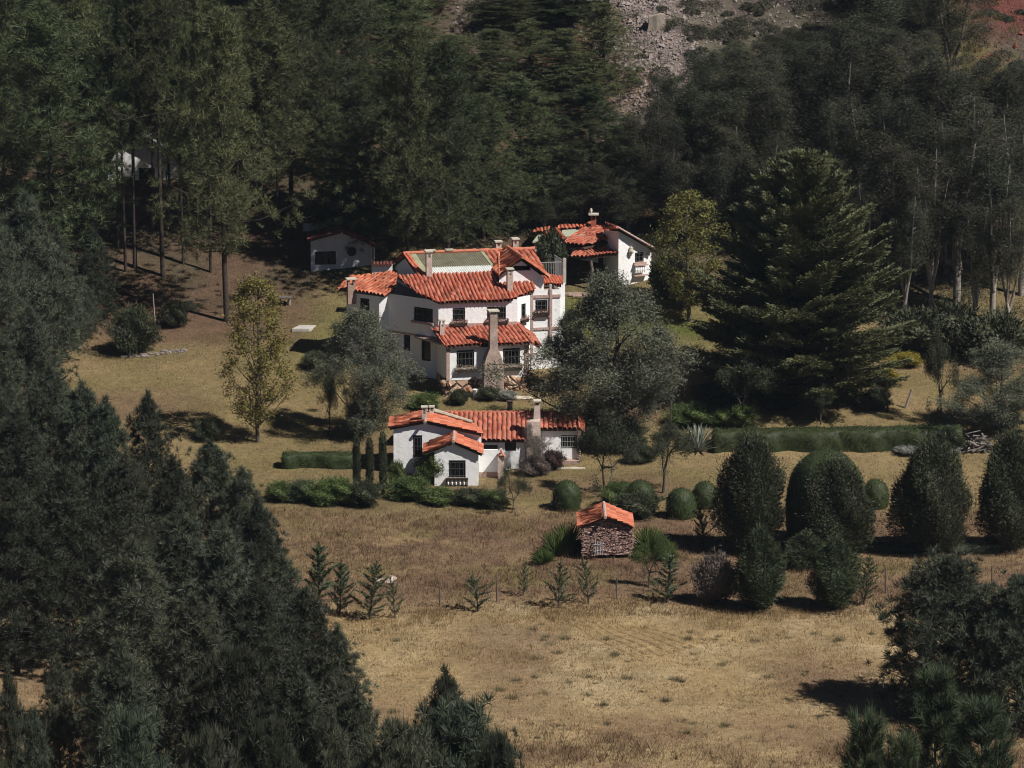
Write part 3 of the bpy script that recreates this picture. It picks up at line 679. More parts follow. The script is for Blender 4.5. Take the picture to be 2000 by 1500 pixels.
bm = bmesh.new(); box(bm, cx - .62, cx + .6, YB - .26, YB - .02, zb + .3, zb + .38); box(bm, cx - .62, cx - .56, YB - .22, YB - .04, zb - .05, zb + .3); box(bm, cx + .52, cx + .58, YB - .22, YB - .04, zb - .05, zb + .3); from_bm('flower_shelf', bm, M['wood'], gh)
# chimney stack between the two eaves
sx0, sx1 = X(1029, -10), X(1056, -10)
bm = bmesh.new(); 
def fr(levels):
    rings = [[bm.verts.new(p) for p in ((a, c, z), (b, c, z), (b, d, z), (a, d, z))] for a, b, c, d, z in levels]
    for a, b in zip(rings, rings[1:]):
        for i in range(4): bm.faces.new((a[i], a[(i + 1) % 4], b[(i + 1) % 4], b[i]))
    bm.faces.new(rings[0][::-1]); bm.faces.new(rings[-1])
fr([(sx0 - .02, sx1 + .06, -10.5, -8.9, -4), (sx0 - .02, sx1 + .04, -10.45, -8.9, -1.8), (sx0, sx1, -10.4, -9.0, -.9), (sx0 + .02, sx1 - .02, -10.3, -9.2, -.1), (X(1042, -10), sx1 - .02, -10.1, -9.4, .0), (X(1044, -10), X(1055, -10), -10.0, -9.5, Z(790, -10))])
st = from_bm('chimney', bm, M['chimney'], gh)
bm = bmesh.new(); box(bm, X(1044, -10), X(1047, -10), -10, -9.6, Z(790, -10), Z(785, -10)); box(bm, X(1052, -10), X(1055, -10), -10, -9.6, Z(790, -10), Z(785, -10)); box(bm, X(1042, -10), X(1057, -10), -10.1, -9.5, Z(785, -10), Z(782.5, -10)); from_bm('cap', bm, M['cap'], st)
chimney(gh, X(828.5, -11), -10.9, zA - .4, Z(793, -10.9), .27, .3)
chimney(gh, X(843, -9), -9.0, zA - .2, zA + .45, .25, .25, m=M['cap'])
# stone corner pillar and pink footing
bm = bmesh.new(); box(bm, X(1128.5, YR - .15), X(1136, YR - .15), YR - .18, YR + .2, zg, pl(YR) - .05); from_bm('pillar', bm, M['brick'], gh)
bm = bmesh.new(); box(bm, xb + .01, X(975, -10.5), -11.3, YM - .01, zg, Z(921, -11)); box(bm, X(1090, YR), X(1128, YR), YR - .5, YR - .01, zg, Z(897, YR)); from_bm('step', bm, M['ochre_render'], gh)
# tiled gate pillar
gp = empty('gate_pillar', (X(979, -12), -12, H(X(979, -12), -12)), label='small pink pillar with a tiled cap at the white cottage wall', cat='pillar')
bm = bmesh.new(); box(bm, -.16, .16, -.16, .16, -.3, 1.25); from_bm('shaft', bm, M['chimney'], gp)
bm = bmesh.new(); prism_pts = None
for sgn in (-1, 1):
    v = [bm.verts.new(p) for p in ((0, -.26, 1.5), (0, .26, 1.5), (sgn * .24, .26, 1.24), (sgn * .24, -.26, 1.24))]
    v2 = [bm.verts.new((q.co.x, q.co.y, q.co.z - .06)) for q in v]
    bm.faces.new(v); bm.faces.new(v2[::-1])
    for i in range(4): bm.faces.new((v[i], v[(i + 1) % 4], v2[(i + 1) % 4], v2[i]))
tube(bm, [(0, -.28, 1.52), (0, .28, 1.52)], [.06, .06], 7)
from_bm('tile_cap', bm, M['tile_orange'], gp)
# white garden wall linking the front gable to the long wing
gw = empty('garden_wall', (xb + .5, -11.6, -3), label='white plaster garden wall joining the front gable and the gate pillar', cat='wall')
bm = bmesh.new(); box(bm, xb + .02, X(972, -11.6), -11.7, -11.5, -3.4, Z(878, -11.6)); from_bm('wall', bm, M['plaster'], gw)
bm = bmesh.new(); box(bm, xb + .02, X(972, -11.6), -11.76, -11.71, -3.4, Z(922, -11.7)); from_bm('plinth', bm, M['ochre_render'], gw)
gw2 = empty('stone_curb', (0, -9, -3))
tag(gw2, 'low pale stone curb along the grass before the cottage', 'curb')
bm = bmesh.new(); pts = []
for i in range(14):
    px = 1000 + i * 11; g = G(px, 917 - .00 * i + (3 if i < 4 else 0)); pts.append((g.x, g.y, g.z + .04))
tube(bm, pts, [.09 + .02 * (i % 3) for i in range(14)], 6); from_bm('curb', bm, M['mortar'], gw2)
for r_ in (gh, gw, gw2): reparent(r_)

# ================================================================== GABLED HOUSE AT RIGHT, BEHIND
rh = house_root('gable_house', (X(1200, 21), 21, 2.3), label='white gabled house with porch roof on one post, behind the big house at right', cat='house')
bm = bmesh.new(); zb = 1.0
c0 = W(1179, 500, 23.0); c1 = W(1208, 500, 20.0); c2 = W(1272, 500, 21.2); 
q = lambda c: (c.x, c.y)
L12 = math.dist(q(c1), q(c2)); zc1 = Z(452, 20.0); zc2 = Z(487, 21.2)
wG = (L12 * .50, L12 * .77, Z(512, 20.7), Z(493, 20.7))
panel(bm, q(c1), q(c2), zb, [(0, zc1), (L12, zc2)], [wG])
L01 = math.dist(q(c0), q(c1)); panel(bm, q(c0), q(c1), zb, [(0, Z(449, 23)), (L01, zc1)])
c3 = Vector((c2.x - 2.6, c2.y + 3.2, 0)); panel(bm, q(c2), q(c3), zb, zc2 - .1)
# main front wall behind the porch, with the door
d0 = W(1100, 540, 24.0); Ld = math.dist(q(d0), q(c0))
dG = (Ld * .86, Ld * 1.0 - .03, zb, Z(499, 23.2))
panel(bm, q(d0), q(c0), zb, [(0, Z(484, 24)), (Ld, Z(454, 23))], [dG])
panel(bm, (d0.x - .2, 26), q(d0), zb, Z(486, 24)); panel(bm, q(c3), (d0.x - .2, 26), zb, Z(486, 24))
from_bm('wall', bm, M['plaster'], rh)
bm = bmesh.new(); f0 = W(1129, 545, 22.0); f1 = W(1180, 545, 21.6)
prism(bm, [q(f0), q(f1), (f1.x, f1.y + .35), (f0.x, f0.y + .35)], zb, Z(531, 22)); from_bm('porch_wall', bm, M['pebble'], rh)
window(rh, q(c1), q(c2), wG, nx=2, ny=2, grille=3, sill=M['band']); window(rh, q(d0), q(c0), dG, nx=1, ny=2, name='door')
bm = bmesh.new(); tt = (Vector(q(c2)) - Vector(q(c1))).normalized(); nn = Vector((tt.y, -tt.x))
for i in range(6):
    s = wG[0] - .05 + i * (wG[1] - wG[0]) / 5; p = Vector(q(c1)) + tt * s + nn * .2
    tube(bm, [(p.x, p.y, Z(532, 20.7)), (p.x, p.y, Z(526, 20.7)), (p.x, p.y, Z(518, 20.7))], [.05, .08, .05], 6)
from_bm('baluster', bm, M['plaster'], rh)
bm = bmesh.new()
for zz_ in (Z(516, 20.7), Z(536, 20.7)):
    a = Vector(q(c1)) + tt * (wG[0] - .15); b = Vector(q(c1)) + tt * (wG[1] + .15)
    prism(bm, [(a.x, a.y), (a.x + nn.x * .32, a.y + nn.y * .32), (b.x + nn.x * .32, b.y + nn.y * .32), (b.x, b.y)][::-1], zz_ - .07, zz_)
from_bm('balcony_shelf', bm, M['band'], rh)
bm = bmesh.new(); p = Vector(q(c1)) + tt * L12 * .36 + nn * .04   # plaster mask ornament with a bird-like swag
for dz, r, of in ((0, .13, .05), (-.18, .17, .1), (-.38, .1, .08), (-.55, .05, .05)):
    b2 = bmesh.new(); bmesh.ops.create_icosphere(b2, subdivisions=2, radius=r); bmesh.ops.translate(b2, verts=b2.verts, vec=(p.x + nn.x * of + dz * .1, p.y + nn.y * of, Z(484, 20.6) + dz)); me = bpy.data.meshes.new('t'); b2.to_mesh(me); b2.free(); bm.from_mesh(me)
from_bm('mask_ornament', bm, M['mortar'], rh)
P_ = [W(1099, 481, 21.5), W(1140, 485, 21.0), W(1214, 447, 22.6), W(1151, 441, 25.5)]
roof('left_roof', rh, P_, (-.62, -.78), M['tile'], (0, 1, 3), s=.27)
R0 = W(1205, 446, 19.6); R1 = W(1280, 488, 20.8); R2 = R1 + Vector((-.7, 3.2, -.15)); R3_ = R0 + Vector((-.7, 3.2, -.15))
roof('right_roof', rh, [R0, R1, R2, R3_], ((R1 - R0).x, (R1 - R0).y), M['tile_dark'], (0, 1, 3), s=.3, label='far slope of the gable seen along its edge, coloured dark for shade')  # dark tile colour stands in for the shade along the gable edge
bm = bmesh.new(); ridge(bm, R0 + Vector((0, 0, .1)), R1 + Vector((0, 0, .06)), .07, .25); from_bm('verge_tiles', bm, M['band'], rh)
bm = bmesh.new(); ridge(bm, W(1179, 446, 23), R0 + Vector((0, 0, .06)), .1); from_bm('ridge_tiles', bm, M['tile_orange'], rh)
pA, pB, pC, pD, pE = W(1112, 503, 20.2), W(1150, 503, 19.4), W(1209, 497, 19.8), W(1181, 481, 22.7), W(1130, 484, 22.4)
roof('porch_roof', rh, [pB, pC, pD, pE], (.25, -1), M['tile_old'], (0, 1, 2), s=.22, label='mossy porch roof')
roof('porch_hip', rh, [pA, pB, pE], (-.55, -.83), M['tile'], (0, 1, 2), s=.3)
bm = bmesh.new(); g = W(1153, 565, 19.7); zt = pB.z - .1
tube(bm, [(g.x + .12, g.y, H(g.x, g.y) - .3), (g.x + .02, g.y, 2.9), (g.x + .1, g.y, 3.6), (g.x - .02, g.y, zt)], [.16, .12, .11, .1], 8); from_bm('porch_post', bm, M['postwood'], rh)
ck = chimney(rh, X(1158, 24.5), 24.5, Z(445, 24.5), Z(417, 24.5), .34, .34, m=M['tile_red'], capw=1.9)
bm = bmesh.new(); tube(bm, [(X(1153, 24.5), 24.5, Z(418, 24.5)), (X(1153, 24.5), 24.5, Z(412, 24.5)), (X(1153, 24.5), 24.5, Z(407, 24.5))], [.05, .1, .06], 7); from_bm('finial', bm, M['cap'], ck)
# pale roofs and broken tile ridges behind
bm = bmesh.new()
def slab(bm, pts, t=.1):
    lo = [bm.verts.new(Vector(p) - Vector((0, 0, t))) for p in pts]; hi = [bm.verts.new(p) for p in pts]; n = len(pts)
    bm.faces.new(hi); bm.faces.new(lo[::-1])
    for i in range(n): bm.faces.new((lo[i], lo[(i + 1) % n], hi[(i + 1) % n], hi[i]))
slab(bm, [W(1097, 462, 22.8), W(1142, 459, 22.8), W(1137, 446, 25), W(1098, 449, 25)]); slab(bm, [W(1040, 472, 22.4), W(1056, 470, 22.4), W(1066, 455, 24.4), W(1052, 457, 24.4)])
from_bm('sheet_roof', bm, mat('pale_green_sheet', (.44, .47, .36), .7, (.33, .36, .27), 2.0), rh)
bm = bmesh.new(); a, b = W(1097, 480, 24.2), W(1125, 480, 23.6); prism(bm, [(a.x, a.y), (b.x, b.y), (b.x, b.y + 2), (a.x, a.y + 2)], 1, Z(463, 24.2)); from_bm('side_wall', bm, M['plaster'], rh)
roof('rear_roof', rh, [W(1088, 449, 24.9), W(1182, 446, 24.9), W(1178, 439, 26.6), W(1092, 441, 26.6)], (0, -1), M['tile_red'], (0, 1, 2), s=.25)
roof('rear_roof', rh, [W(1040, 457, 24), W(1072, 453, 24), W(1075, 444, 26), W(1046, 447, 26)], (0, -1), M['tile_red'], (0, 1, 3), s=.25)
bm = bmesh.new(); ridge(bm, W(1070, 452, 24.2), W(1050, 476, 22.3), .12); ridge(bm, W(1086, 447, 24.8), W(1101, 464, 22.6), .13); from_bm('hip_tiles', bm, M['tile_red'], rh)
bm = bmesh.new(); a, b = W(1044, 500, 22.6), W(1098, 500, 22.6); prism(bm, [(a.x, a.y), (b.x, b.y), (b.x, b.y + 2.6), (a.x, a.y + 2.6)], 1, Z(474, 22.6)); from_bm('rear_wall', bm, M['plaster_shaded'], rh)
reparent(rh)
# stair, dry stone edge of the lawn in front
sw = empty('stone_edge', (X(1110, 18.5), 18.5, 2), label='low dry stone edging curving below the porch of the gabled house', cat='edging')
bm = bmesh.new()
for k in range(3):
    pts = [];
    for i in range(9):
        px = 1103 + i * 9 + k * 8; g_ = W(px, 562 + 6 * math.sin(i / 8 * 3) + k * 2, 19 - k * .3); pts.append((g_.x, g_.y, float(H(g_.x, g_.y)) + .06 + k * .05))
    tube(bm, pts, [.07] * 9, 5)
from_bm('stones', bm, M['band'], sw); reparent(sw)

# ================================================================== SHADED HOUSE AT LEFT, BEHIND
lh = house_root('shaded_house', (X(670, 22), 22, 2.8), label='grey shaded house with a round window under the pines, left of the big house', cat='house')
bm = bmesh.new(); YL = 22.0; a = W(607, 500, YL); b = W(724, 500, YL + .8); LL = math.dist(q(a), q(b))
wl = (LL * .07, LL * .42, Z(518, YL), Z(492, YL))
panel(bm, q(a), q(b), 1.5, [(0, Z(466, YL)), (LL * .55, Z(455, YL)), (LL, Z(474, YL))], [wl])
panel(bm, q(b), (b.x + .2, 27), 1.5, Z(474, YL)); panel(bm, (a.x, 27), q(a), 1.5, Z(468, YL)); panel(bm, (b.x + .2, 27), (a.x, 27), 1.5, Z(474, YL))
from_bm('wall', bm, M['plaster_shaded'], lh)
window(lh, q(a), q(b), wl, nx=3, ny=1)
bm = bmesh.new(); c = W(687, 491, YL + .5); b2 = bmesh.new()
tube(bm, [(c.x, c.y - .12, c.z), (c.x, c.y + .1, c.z)], [.3, .3], 20); rw = from_bm('round_window', bm, M['wood'], lh)
bm = bmesh.new(); tube(bm, [(c.x, c.y - .14, c.z), (c.x, c.y - .125, c.z)], [.24, .24], 20); from_bm('pane', bm, M['glass'], rw)
rp = [W(668, 452, YL - .4), W(742, 484, YL + .2), W(735, 470, YL + 5), W(672, 440, YL + 5)]
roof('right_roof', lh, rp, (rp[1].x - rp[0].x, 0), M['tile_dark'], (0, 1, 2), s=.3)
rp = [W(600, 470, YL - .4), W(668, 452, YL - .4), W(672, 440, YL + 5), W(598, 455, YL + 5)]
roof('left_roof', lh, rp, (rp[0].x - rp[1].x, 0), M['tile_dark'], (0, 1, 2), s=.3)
bm = bmesh.new()
for px in (726, 731): g = W(px, 520, YL - .2); tube(bm, [(g.x, g.y, 2), (g.x, g.y, Z(482, YL))], [.05, .05], 6)
from_bm('post', bm, M['concrete'], lh)
bm = bmesh.new(); a = W(590, 440, 25.5); prism(bm, [(a.x, 27), (a.x + 2.6, 27), (a.x + 2.6, 29), (a.x, 29)], 3, Z(433, 27)); from_bm('rear_wall', bm, M['plaster_shaded'], lh)
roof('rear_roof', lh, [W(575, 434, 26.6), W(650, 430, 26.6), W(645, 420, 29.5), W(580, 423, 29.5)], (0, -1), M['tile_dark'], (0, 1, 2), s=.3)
reparent(lh)
ls = empty('tiled_wall', (X(724, 16), 16, 2), label='short white wall with a row of dark cap tiles behind the left wing roof', cat='wall')
bm = bmesh.new(); a = W(727, 520, 15.2); b = W(766, 513, 15.2)
prism(bm, [(a.x, 15.2), (b.x, 15.2), (b.x, 15.5), (a.x, 15.5)], 1, Z(517, 15.2)); from_bm('wall', bm, M['plaster'], ls)
bm = bmesh.new()
for i in range(6): x = a.x + (b.x - a.x) * (i + .5) / 6; tube(bm, [(x, 15.0, Z(517, 15.2)), (x, 15.7, Z(515, 15.2))], [.09, .09], 8)
from_bm('cap_tiles', bm, M['tile_dark'], ls); reparent(ls)

# ================================================================== HOUSE HIDDEN IN THE PINES
hh = house_root('pine_house', (X(285, 33), 33, 8), label='white house half hidden behind dark pine trunks at upper left', cat='house')
bm = bmesh.new(); YH = 32.5; a = W(203, 380, YH); b = W(352, 380, YH); LL = b.x - a.x
k = lambda px: (px - 203) / 149 * LL
win = (k(237), k(262), Z(382, YH), Z(345, YH)); win2 = (k(272), k(303), Z(352, YH), Z(328, YH)); win3 = (k(334), k(350), Z(385, YH), Z(350, YH))
panel(bm, q(a), q(b), 5, [(0, Z(330, YH)), (k(260), Z(262, YH)), (k(300), Z(262, YH)), (LL, Z(310, YH))], [win, win2, win3])
panel(bm, q(b), (b.x, 38), 5, Z(310, YH)); panel(bm, (a.x, 38), q(a), 5, Z(330, YH))
from_bm('wall', bm, weathered('patchy_plaster', (.85, .83, .80), (.40, .34, .28), (.50, .44, .38), .7), hh)
for w_ in (win, win2, win3): window(hh, q(a), q(b), w_, nx=2, ny=2)
roof('left_roof', hh, [(X(190, YH), YH - .5, Z(328, YH)), (X(270, YH), YH - .5, Z(258, YH)), (X(270, YH), 38, Z(258, YH)), (X(190, YH), 38, Z(328, YH))], (-1, 0), M['wood'], s=.3)
roof('right_roof', hh, [(X(270, YH), YH - .5, Z(258, YH)), (X(362, YH), YH - .5, Z(310, YH)), (X(362, YH), 38, Z(310, YH)), (X(270, YH), 38, Z(258, YH))], (1, 0), M['wood'], s=.3)
bm = bmesh.new()
for px in (318, 326): g = W(px, 400, YH - .8); tube(bm, [(g.x, g.y, 5.5), (g.x, g.y, Z(330, YH))], [.07, .06], 6)
from_bm('porch_post', bm, M['postwood'], hh); reparent(hh)

# ================================================================== STONE HUT
YS = -28.0
sh = house_root('stone_hut', (X(1187, YS), YS, -3.9), label='little rubble stone hut with an orange tiled gable roof', cat='hut')
bm = bmesh.new(); xl, xr = X(1138, YS), X(1234, YS); xm = X(1183, YS); zb = Z(1085, YS); zl = Z(1030, YS); za = Z(1010, YS)
panel(bm, (xl, YS), (xr, YS + .3), zb, [(0, zl - .0), (xm - xl, za - .02), (xr - xl, zl - .05)])
panel(bm, (xr, YS + .3), (xr, YS + 2.9), zb, zl); panel(bm, (xr, YS + 2.9), (xl, YS + 2.6), zb, [(0, zl), (xr - xm, za), (xr - xl, zl)]); panel(bm, (xl, YS + 2.6), (xl, YS), zb, zl)
rs = random.Random(11)   # courses of flat stones standing proud of the wall
z = zb
while z < za:
    hgt = rs.uniform(.05, .085); x = xl + rs.uniform(-.06, .02)
    while x < xr:
        lw = rs.uniform(.1, .3); zt_ = min(z + hgt - .012, 99)
        lim = zl + (za - zl) * (1 - abs(x + lw / 2 - xm) / (xr - xm)) if x + lw / 2 > xm else zl + (za - zl) * (1 - abs(x + lw / 2 - xm) / (xm - xl))
        if zt_ < lim + .02:
            dy = .3 * (x - xl) / (xr - xl); o_ = rs.uniform(.02, .09); tl = rs.uniform(-.03, .03)
            box(bm, x, x + lw - .015, YS + dy - o_, YS + dy + .02, z, zt_, lambda p: Vector((p.x, p.y, p.z + tl * (p.x - x) / .3)))
        x += lw
    y = YS + .3
    while y < YS + 2.9 and z < zl - .1:
        lw = rs.uniform(.1, .3); box(bm, xr - .02, xr + rs.uniform(.02, .08), y, y + lw - .015, z, z + hgt - .012); y += lw
    z += hgt
from_bm('wall', bm, M['rubble'], sh)
ez = Z(1031, YS - .3)
roof('left_roof', sh, [(X(1128, YS), YS - .24, ez), (xm, YS - .24, Z(1008, YS)), (xm, YS + 2.9, Z(1008, YS) + .0), (X(1128, YS), YS + 2.9, ez)], (-1, 0), M['tile_orange'], s=.2, L=.34, amp=.06)
roof('right_roof', sh, [(xm, YS - .24, Z(1008, YS)), (X(1241, YS), YS + .06, Z(1031, YS)), (X(1241, YS), YS + 3.1, Z(1031, YS)), (xm, YS + 2.9, Z(1008, YS))], (1, 0), M['tile_orange'], s=.2, L=.34, amp=.06)
bm = bmesh.new(); ridge(bm, (xm, YS - .48, Z(1007, YS)), (xm, YS + 2.9, Z(1007, YS)), .09, .3); from_bm('ridge_tiles', bm, M['band'], sh)
reparent(sh)
lad = empty('wooden_gate', (X(1175, YS), YS - .25, zb), label='grey weathered picket gate leaning on the stone hut', cat='gate')
bm = bmesh.new(); base = Z(1081, YS)
for i, (px, t) in enumerate(((1163, 1050), (1167, 1056), (1173, 1055), (1178, 1057))):
    tube(bm, [(X(px, YS), YS - .35, base), (X(px + 1.5, YS), YS - .14, Z(t, YS))], [.024, .02], 5)
from_bm('picket', bm, M['paleiron'], lad)
bm = bmesh.new()
for t in (1074, 1062): tube(bm, [(X(1160, YS), YS - .3, Z(t, YS)), (X(1182, YS), YS - .22, Z(t - 2, YS))], [.022, .022], 5)
from_bm('rail', bm, M['paleiron'], lad)
reparent(lad)

# ================================================================== SMALL THINGS
def simple(name, label, cat, bm, m, group=None):
    me = bpy.data.meshes.new(name); c = sum((v.co for v in bm.verts), Vector()) / max(1, len(bm.verts)); c.z = min(v.co.z for v in bm.verts)
    bmesh.ops.translate(bm, verts=bm.verts, vec=-c); bm.to_mesh(me); bm.free()
    o = link(name, me, m); o.location = c; return tag(o, label, cat, group)
g = G(597, 642); bm = bmesh.new()
box(bm, -.55, .55, -.85, .75, -.05, .16, lambda p: Vector((g.x + p.x + p.y * .3, g.y + p.y, g.z + p.z)))
bmesh.ops.bevel(bm, geom=bm.edges[:], offset=.02, segments=1, affect='EDGES')
simple('concrete_slab', 'pale square concrete slab lying on the lawn left of the big house', 'slab', bm, M['concrete'])
tb = empty('stone_table', G(556, 598), label='rough wooden garden table under the pines by the shaded house', cat='table')
bm = bmesh.new(); box(bm, -.42, .42, -.35, .35, .5, .6); from_bm('tabletop', bm, M['postwood'], tb)
for sx in (-.3, .3):
    bm = bmesh.new(); tube(bm, [(sx, 0, -.1), (sx, 0, .5)], [.09, .08], 7); from_bm('leg', bm, M['pale_post'], tb)
g = G(303, 668); bm = bmesh.new(); tube(bm, [(g.x + .06, g.y, g.z - .2), (g.x, g.y, g.z + 1.4), (g.x - .08, g.y, g.z + 3.0)], [.05, .045, .03], 7)
simple('garden_pole', 'thin pale pole standing in the lawn beside the round shrub', 'pole', bm, M['pale_post'])
# fence posts
for px, pt, pb, lab in ((859, 1143, 1186, 'short dark fence post left of the crooked seedling'), (971, 1121, 1176, 'dark fence post right of the crooked seedling'), (1204, 1128, 1172, 'pale thin fence post in the dry grass right of the narrow seedling'), (1730, 1108, 1160, 'dark fence post in dry grass left of the big round pine'), (1938, 1105, 1160, 'thin fence post right of the big round pine'), (1515, 1100, 1155, 'fence post between the two dark junipers')):
    g = G(px, pb); h = W(px, pt, g.y).z - g.z; bm = bmesh.new(); lean = random.uniform(-.05, .05)
    tube(bm, [(g.x, g.y, g.z - .2), (g.x + lean * .5, g.y, g.z + h * .5), (g.x + lean, g.y, g.z + h)], [.05, .045, .04], 6)
    simple('fence_post', lab, 'post', bm, M['postwood'], 'fence posts in the dry grass')
# leaning posts at right
for px, pt, pb, dx, lab in ((1781, 760, 798, -14, 'grey leaning post beside the path at right'), ):
    g = G(px + dx, pb); h = W(px, pt, g.y).z - g.z; bm = bmesh.new(); tube(bm, [(g.x, g.y, g.z - .1), (g.x + .4, g.y, g.z + h)], [.09, .07], 6); simple('leaning_post', lab, 'post', bm, M['pale_post'])
for px, pb, s_, lab in ((1078, 987, .12, 'small white stone beside the leftmost clipped dome'), (929, 771, .2, 'white bucket at the foot of the front chimney')):
    g = G(px, pb); bm = bmesh.new()
    if s_ < .15:
        bmesh.ops.create_icosphere(bm, subdivisions=2, radius=s_)
        for v in bm.verts: v.co = Vector((v.co.x * .8, v.co.y, v.co.z * 1.5 + .1)) + g
        simple('white_stone', lab, 'stone', bm, M['plaster'])
    else:
        tube(bm, [g + Vector((0, -.6, -.1)), g + Vector((0, -.6, .45))], [.13, .18], 12); simple('white_bucket', lab, 'bucket', bm, M['plaster'])
g = G(996, 806); bm = bmesh.new(); tube(bm, [g + Vector((0, 0, -.2)), g + Vector((0, 0, .45)), g + Vector((0, 0, .65)), g + Vector((0, 0, .68))], [.22, .15, .17, .24], 8)
bp_ = simple('bird_bath', 'low stone pedestal standing behind the cottage roof ridge', 'pedestal', bm, M['ochre_render'])
g = G(1000, 776); bm = bmesh.new()
for i in range(7):
    b2 = bmesh.new(); bmesh.ops.create_icosphere(b2, subdivisions=2, radius=.2 + .1 * random.random())
    for v in b2.verts: v.co = Vector((v.co.x * 1.4 + g.x + (i - 3) * .32, v.co.y + g.y - .5 + random.uniform(-.02, .02), v.co.z * .5 + g.z + .05))
    me = bpy.data.meshes.new('t'); b2.to_mesh(me); b2.free(); bm.from_mesh(me)
simple('stone_row', 'row of flat pale stones along the path below the big house', 'stones', bm, M['mortar'])
# stone ring round the shrub
bm = bmesh.new(); rs = random.Random(5)
for i in range(34):
    px = 240 + i * 3.6; g = G(px, 699 - .0 * i - 10 * math.sin(i / 33 * math.pi / 2) ** 2 + rs.uniform(-3, 3)); b2 = bmesh.new(); bmesh.ops.create_icosphere(b2, subdivisions=1, radius=rs.uniform(.09, .2))
    for v in b2.verts: v.co = Vector((v.co.x * 1.2 * rs.uniform(.8, 1.2), v.co.y, v.co.z * .8)) + g + Vector((0, 0, .06))
    me = bpy.data.meshes.new('t'); b2.to_mesh(me); b2.free(); bm.from_mesh(me)
simple('stone_border', 'loose stone border curving below the round shrub at left', 'stones', bm, mat('field_stone', (.26, .22, .19), .95, (.14, .115, .10), 3))
# flat pale rock in the grass
g = G(757, 1133); bm = bmesh.new(); bmesh.ops.create_icosphere(bm, subdivisions=3, radius=.5)
for v in bm.verts: v.co = Vector((v.co.x * 1.3 + .1 * math.sin(v.co.y * 9), v.co.y * 1.6, v.co.z * .22 + .05 * math.sin(v.co.x * 11))) + g
simple('flat_rock', 'flat pale rock lying in the dry grass by the seedlings', 'rock', bm, M['chimney'])
# woodpile
bm = bmesh.new(); g = G(1908, 880); rs = random.Random(9)
for i in range(90):
    a = rs.uniform(0, math.pi); r = rs.uniform(.1, 1) ; hgt = (1 - r) * 1.1 * rs.random()
    c = g + Vector((rs.uniform(-1.0, 1.0) , rs.uniform(-.5, .5), rs.uniform(0, 1.0) * (1 if True else 0)))
    if abs(c.x - g.x) / 1.1 + (c.z - g.z) / 1.25 > 1: continue
    d = Vector((math.cos(a), rs.uniform(-.7, .2), rs.uniform(-.35, .35))).normalized() * rs.uniform(.25, .55)
    tube(bm, [c - d, c + d], [rs.uniform(.03, .07)] * 2, 6)
simple('brushwood_pile', 'heap of cut branches and dark brush at the right end of the hedge', 'woodpile', bm, mat('cut_wood', (.30, .26, .23), .9, (.05, .04, .035), 2.5))
# pale boulder high on the scree
g = G(1282, 58); bm = bmesh.new()
box(bm, -.62, .62, -.5, .5, -.3, 1.05, lambda p: Vector((g.x + p.x * (1 - .12 * p.z), g.y + p.y, g.z + p.z + .12 * p.x)))
bmesh.ops.subdivide_edges(bm, edges=bm.edges[:], cuts=3, use_grid_fill=True)
for v in bm.verts: v.co += Vector((math.sin(v.co.z * 7 + v.co.y * 4), math.sin(v.co.x * 6), math.sin(v.co.x * 5 + v.co.z * 3))) * .04
simple('pale_boulder', 'big squared pale boulder high on the scree slope', 'boulder', bm, mat('boulder_face', (.38, .32, .25), .95, (.28, .23, .18), 2.5, .5, 5))
# ================================================================== VEGETATION
rng = np.random.default_rng(5)
def unit(a): return a / np.maximum(np.linalg.norm(a, axis=-1, keepdims=True), 1e-9)
def rand_dirs(n): return unit(rng.normal(size=(n, 3)))
def needles(C, A, per, length, width, spread):
    """brush-like tufts: C centres, A axes; thin triangles fanning out of each centre"""
    n = len(C); c = np.repeat(C, per, 0); a = np.repeat(A, per, 0)
    ln = np.repeat(np.broadcast_to(length, n), per) * rng.uniform(.7, 1.15, n * per)
    d = unit(a + rand_dirs(n * per) * spread)
    b = c + a * (rng.uniform(-.6, .5, (n * per, 1))) * ln[:, None]
    s = unit(np.cross(d, rand_dirs(n * per))) * width * .5
    V = np.stack([b - s, b + s, b + d * ln[:, None]], 1).reshape(-1, 3)
    return V
def leaves(C, size, aspect=.5, bias=None, bw=.6):
    """one triangle pair-like leaf per centre"""
    n = len(C); d = rand_dirs(n)
    if bias is not None: d = unit(d + np.asarray(bias) * bw)
    s = unit(np.cross(d, rand_dirs(n)))
    sz = size * rng.uniform(.6, 1.3, (n, 1))
    return np.stack([C - d * sz * .5 - s * sz * aspect * .15, C + s * sz * aspect * .5, C + d * sz * .5, ], 1).reshape(-1, 3)
def tri_mesh(name, V):
    return np_mesh(name, V, np.arange(len(V)).reshape(-1, 3))
class Tubes:
    def __init__(s): s.V = []; s.F = []; s.n = 0
    def add(s, pts, rs, k=5):
        pts = np.asarray(pts, float); m = len(pts)
        for i in range(m):
            d = pts[min(i + 1, m - 1)] - pts[max(i - 1, 0)]; d = d / max(np.linalg.norm(d), 1e-9)
            a = np.cross(d, (0, 0, 1) if abs(d[2]) < .9 else (1, 0, 0)); a /= np.linalg.norm(a); b = np.cross(d, a)
            for j in range(k):
                t = 6.28318 * j / k; s.V.append(pts[i] + (a * math.cos(t) + b * math.sin(t)) * rs[i])
        for i in range(m - 1):
            for j in range(k):
                o = s.n + i * k; s.F.append((o + j, o + (j + 1) % k, o + k + (j + 1) % k, o + k + j))
        s.n += m * k
    def mesh(s, name): return np_mesh(name, np.array(s.V), np.array(s.F), True)
BARK = mat('pine_bark', (.075, .055, .045), .95, (.035, .026, .022), 6, .6, 14)
BARKP = mat('pale_bark', (.21, .18, .155), .9, (.11, .09, .075), 3, .3, 12)
BARKG = mat('grey_bark', (.12, .10, .085), .95, (.06, .05, .04), 5, .4, 14)
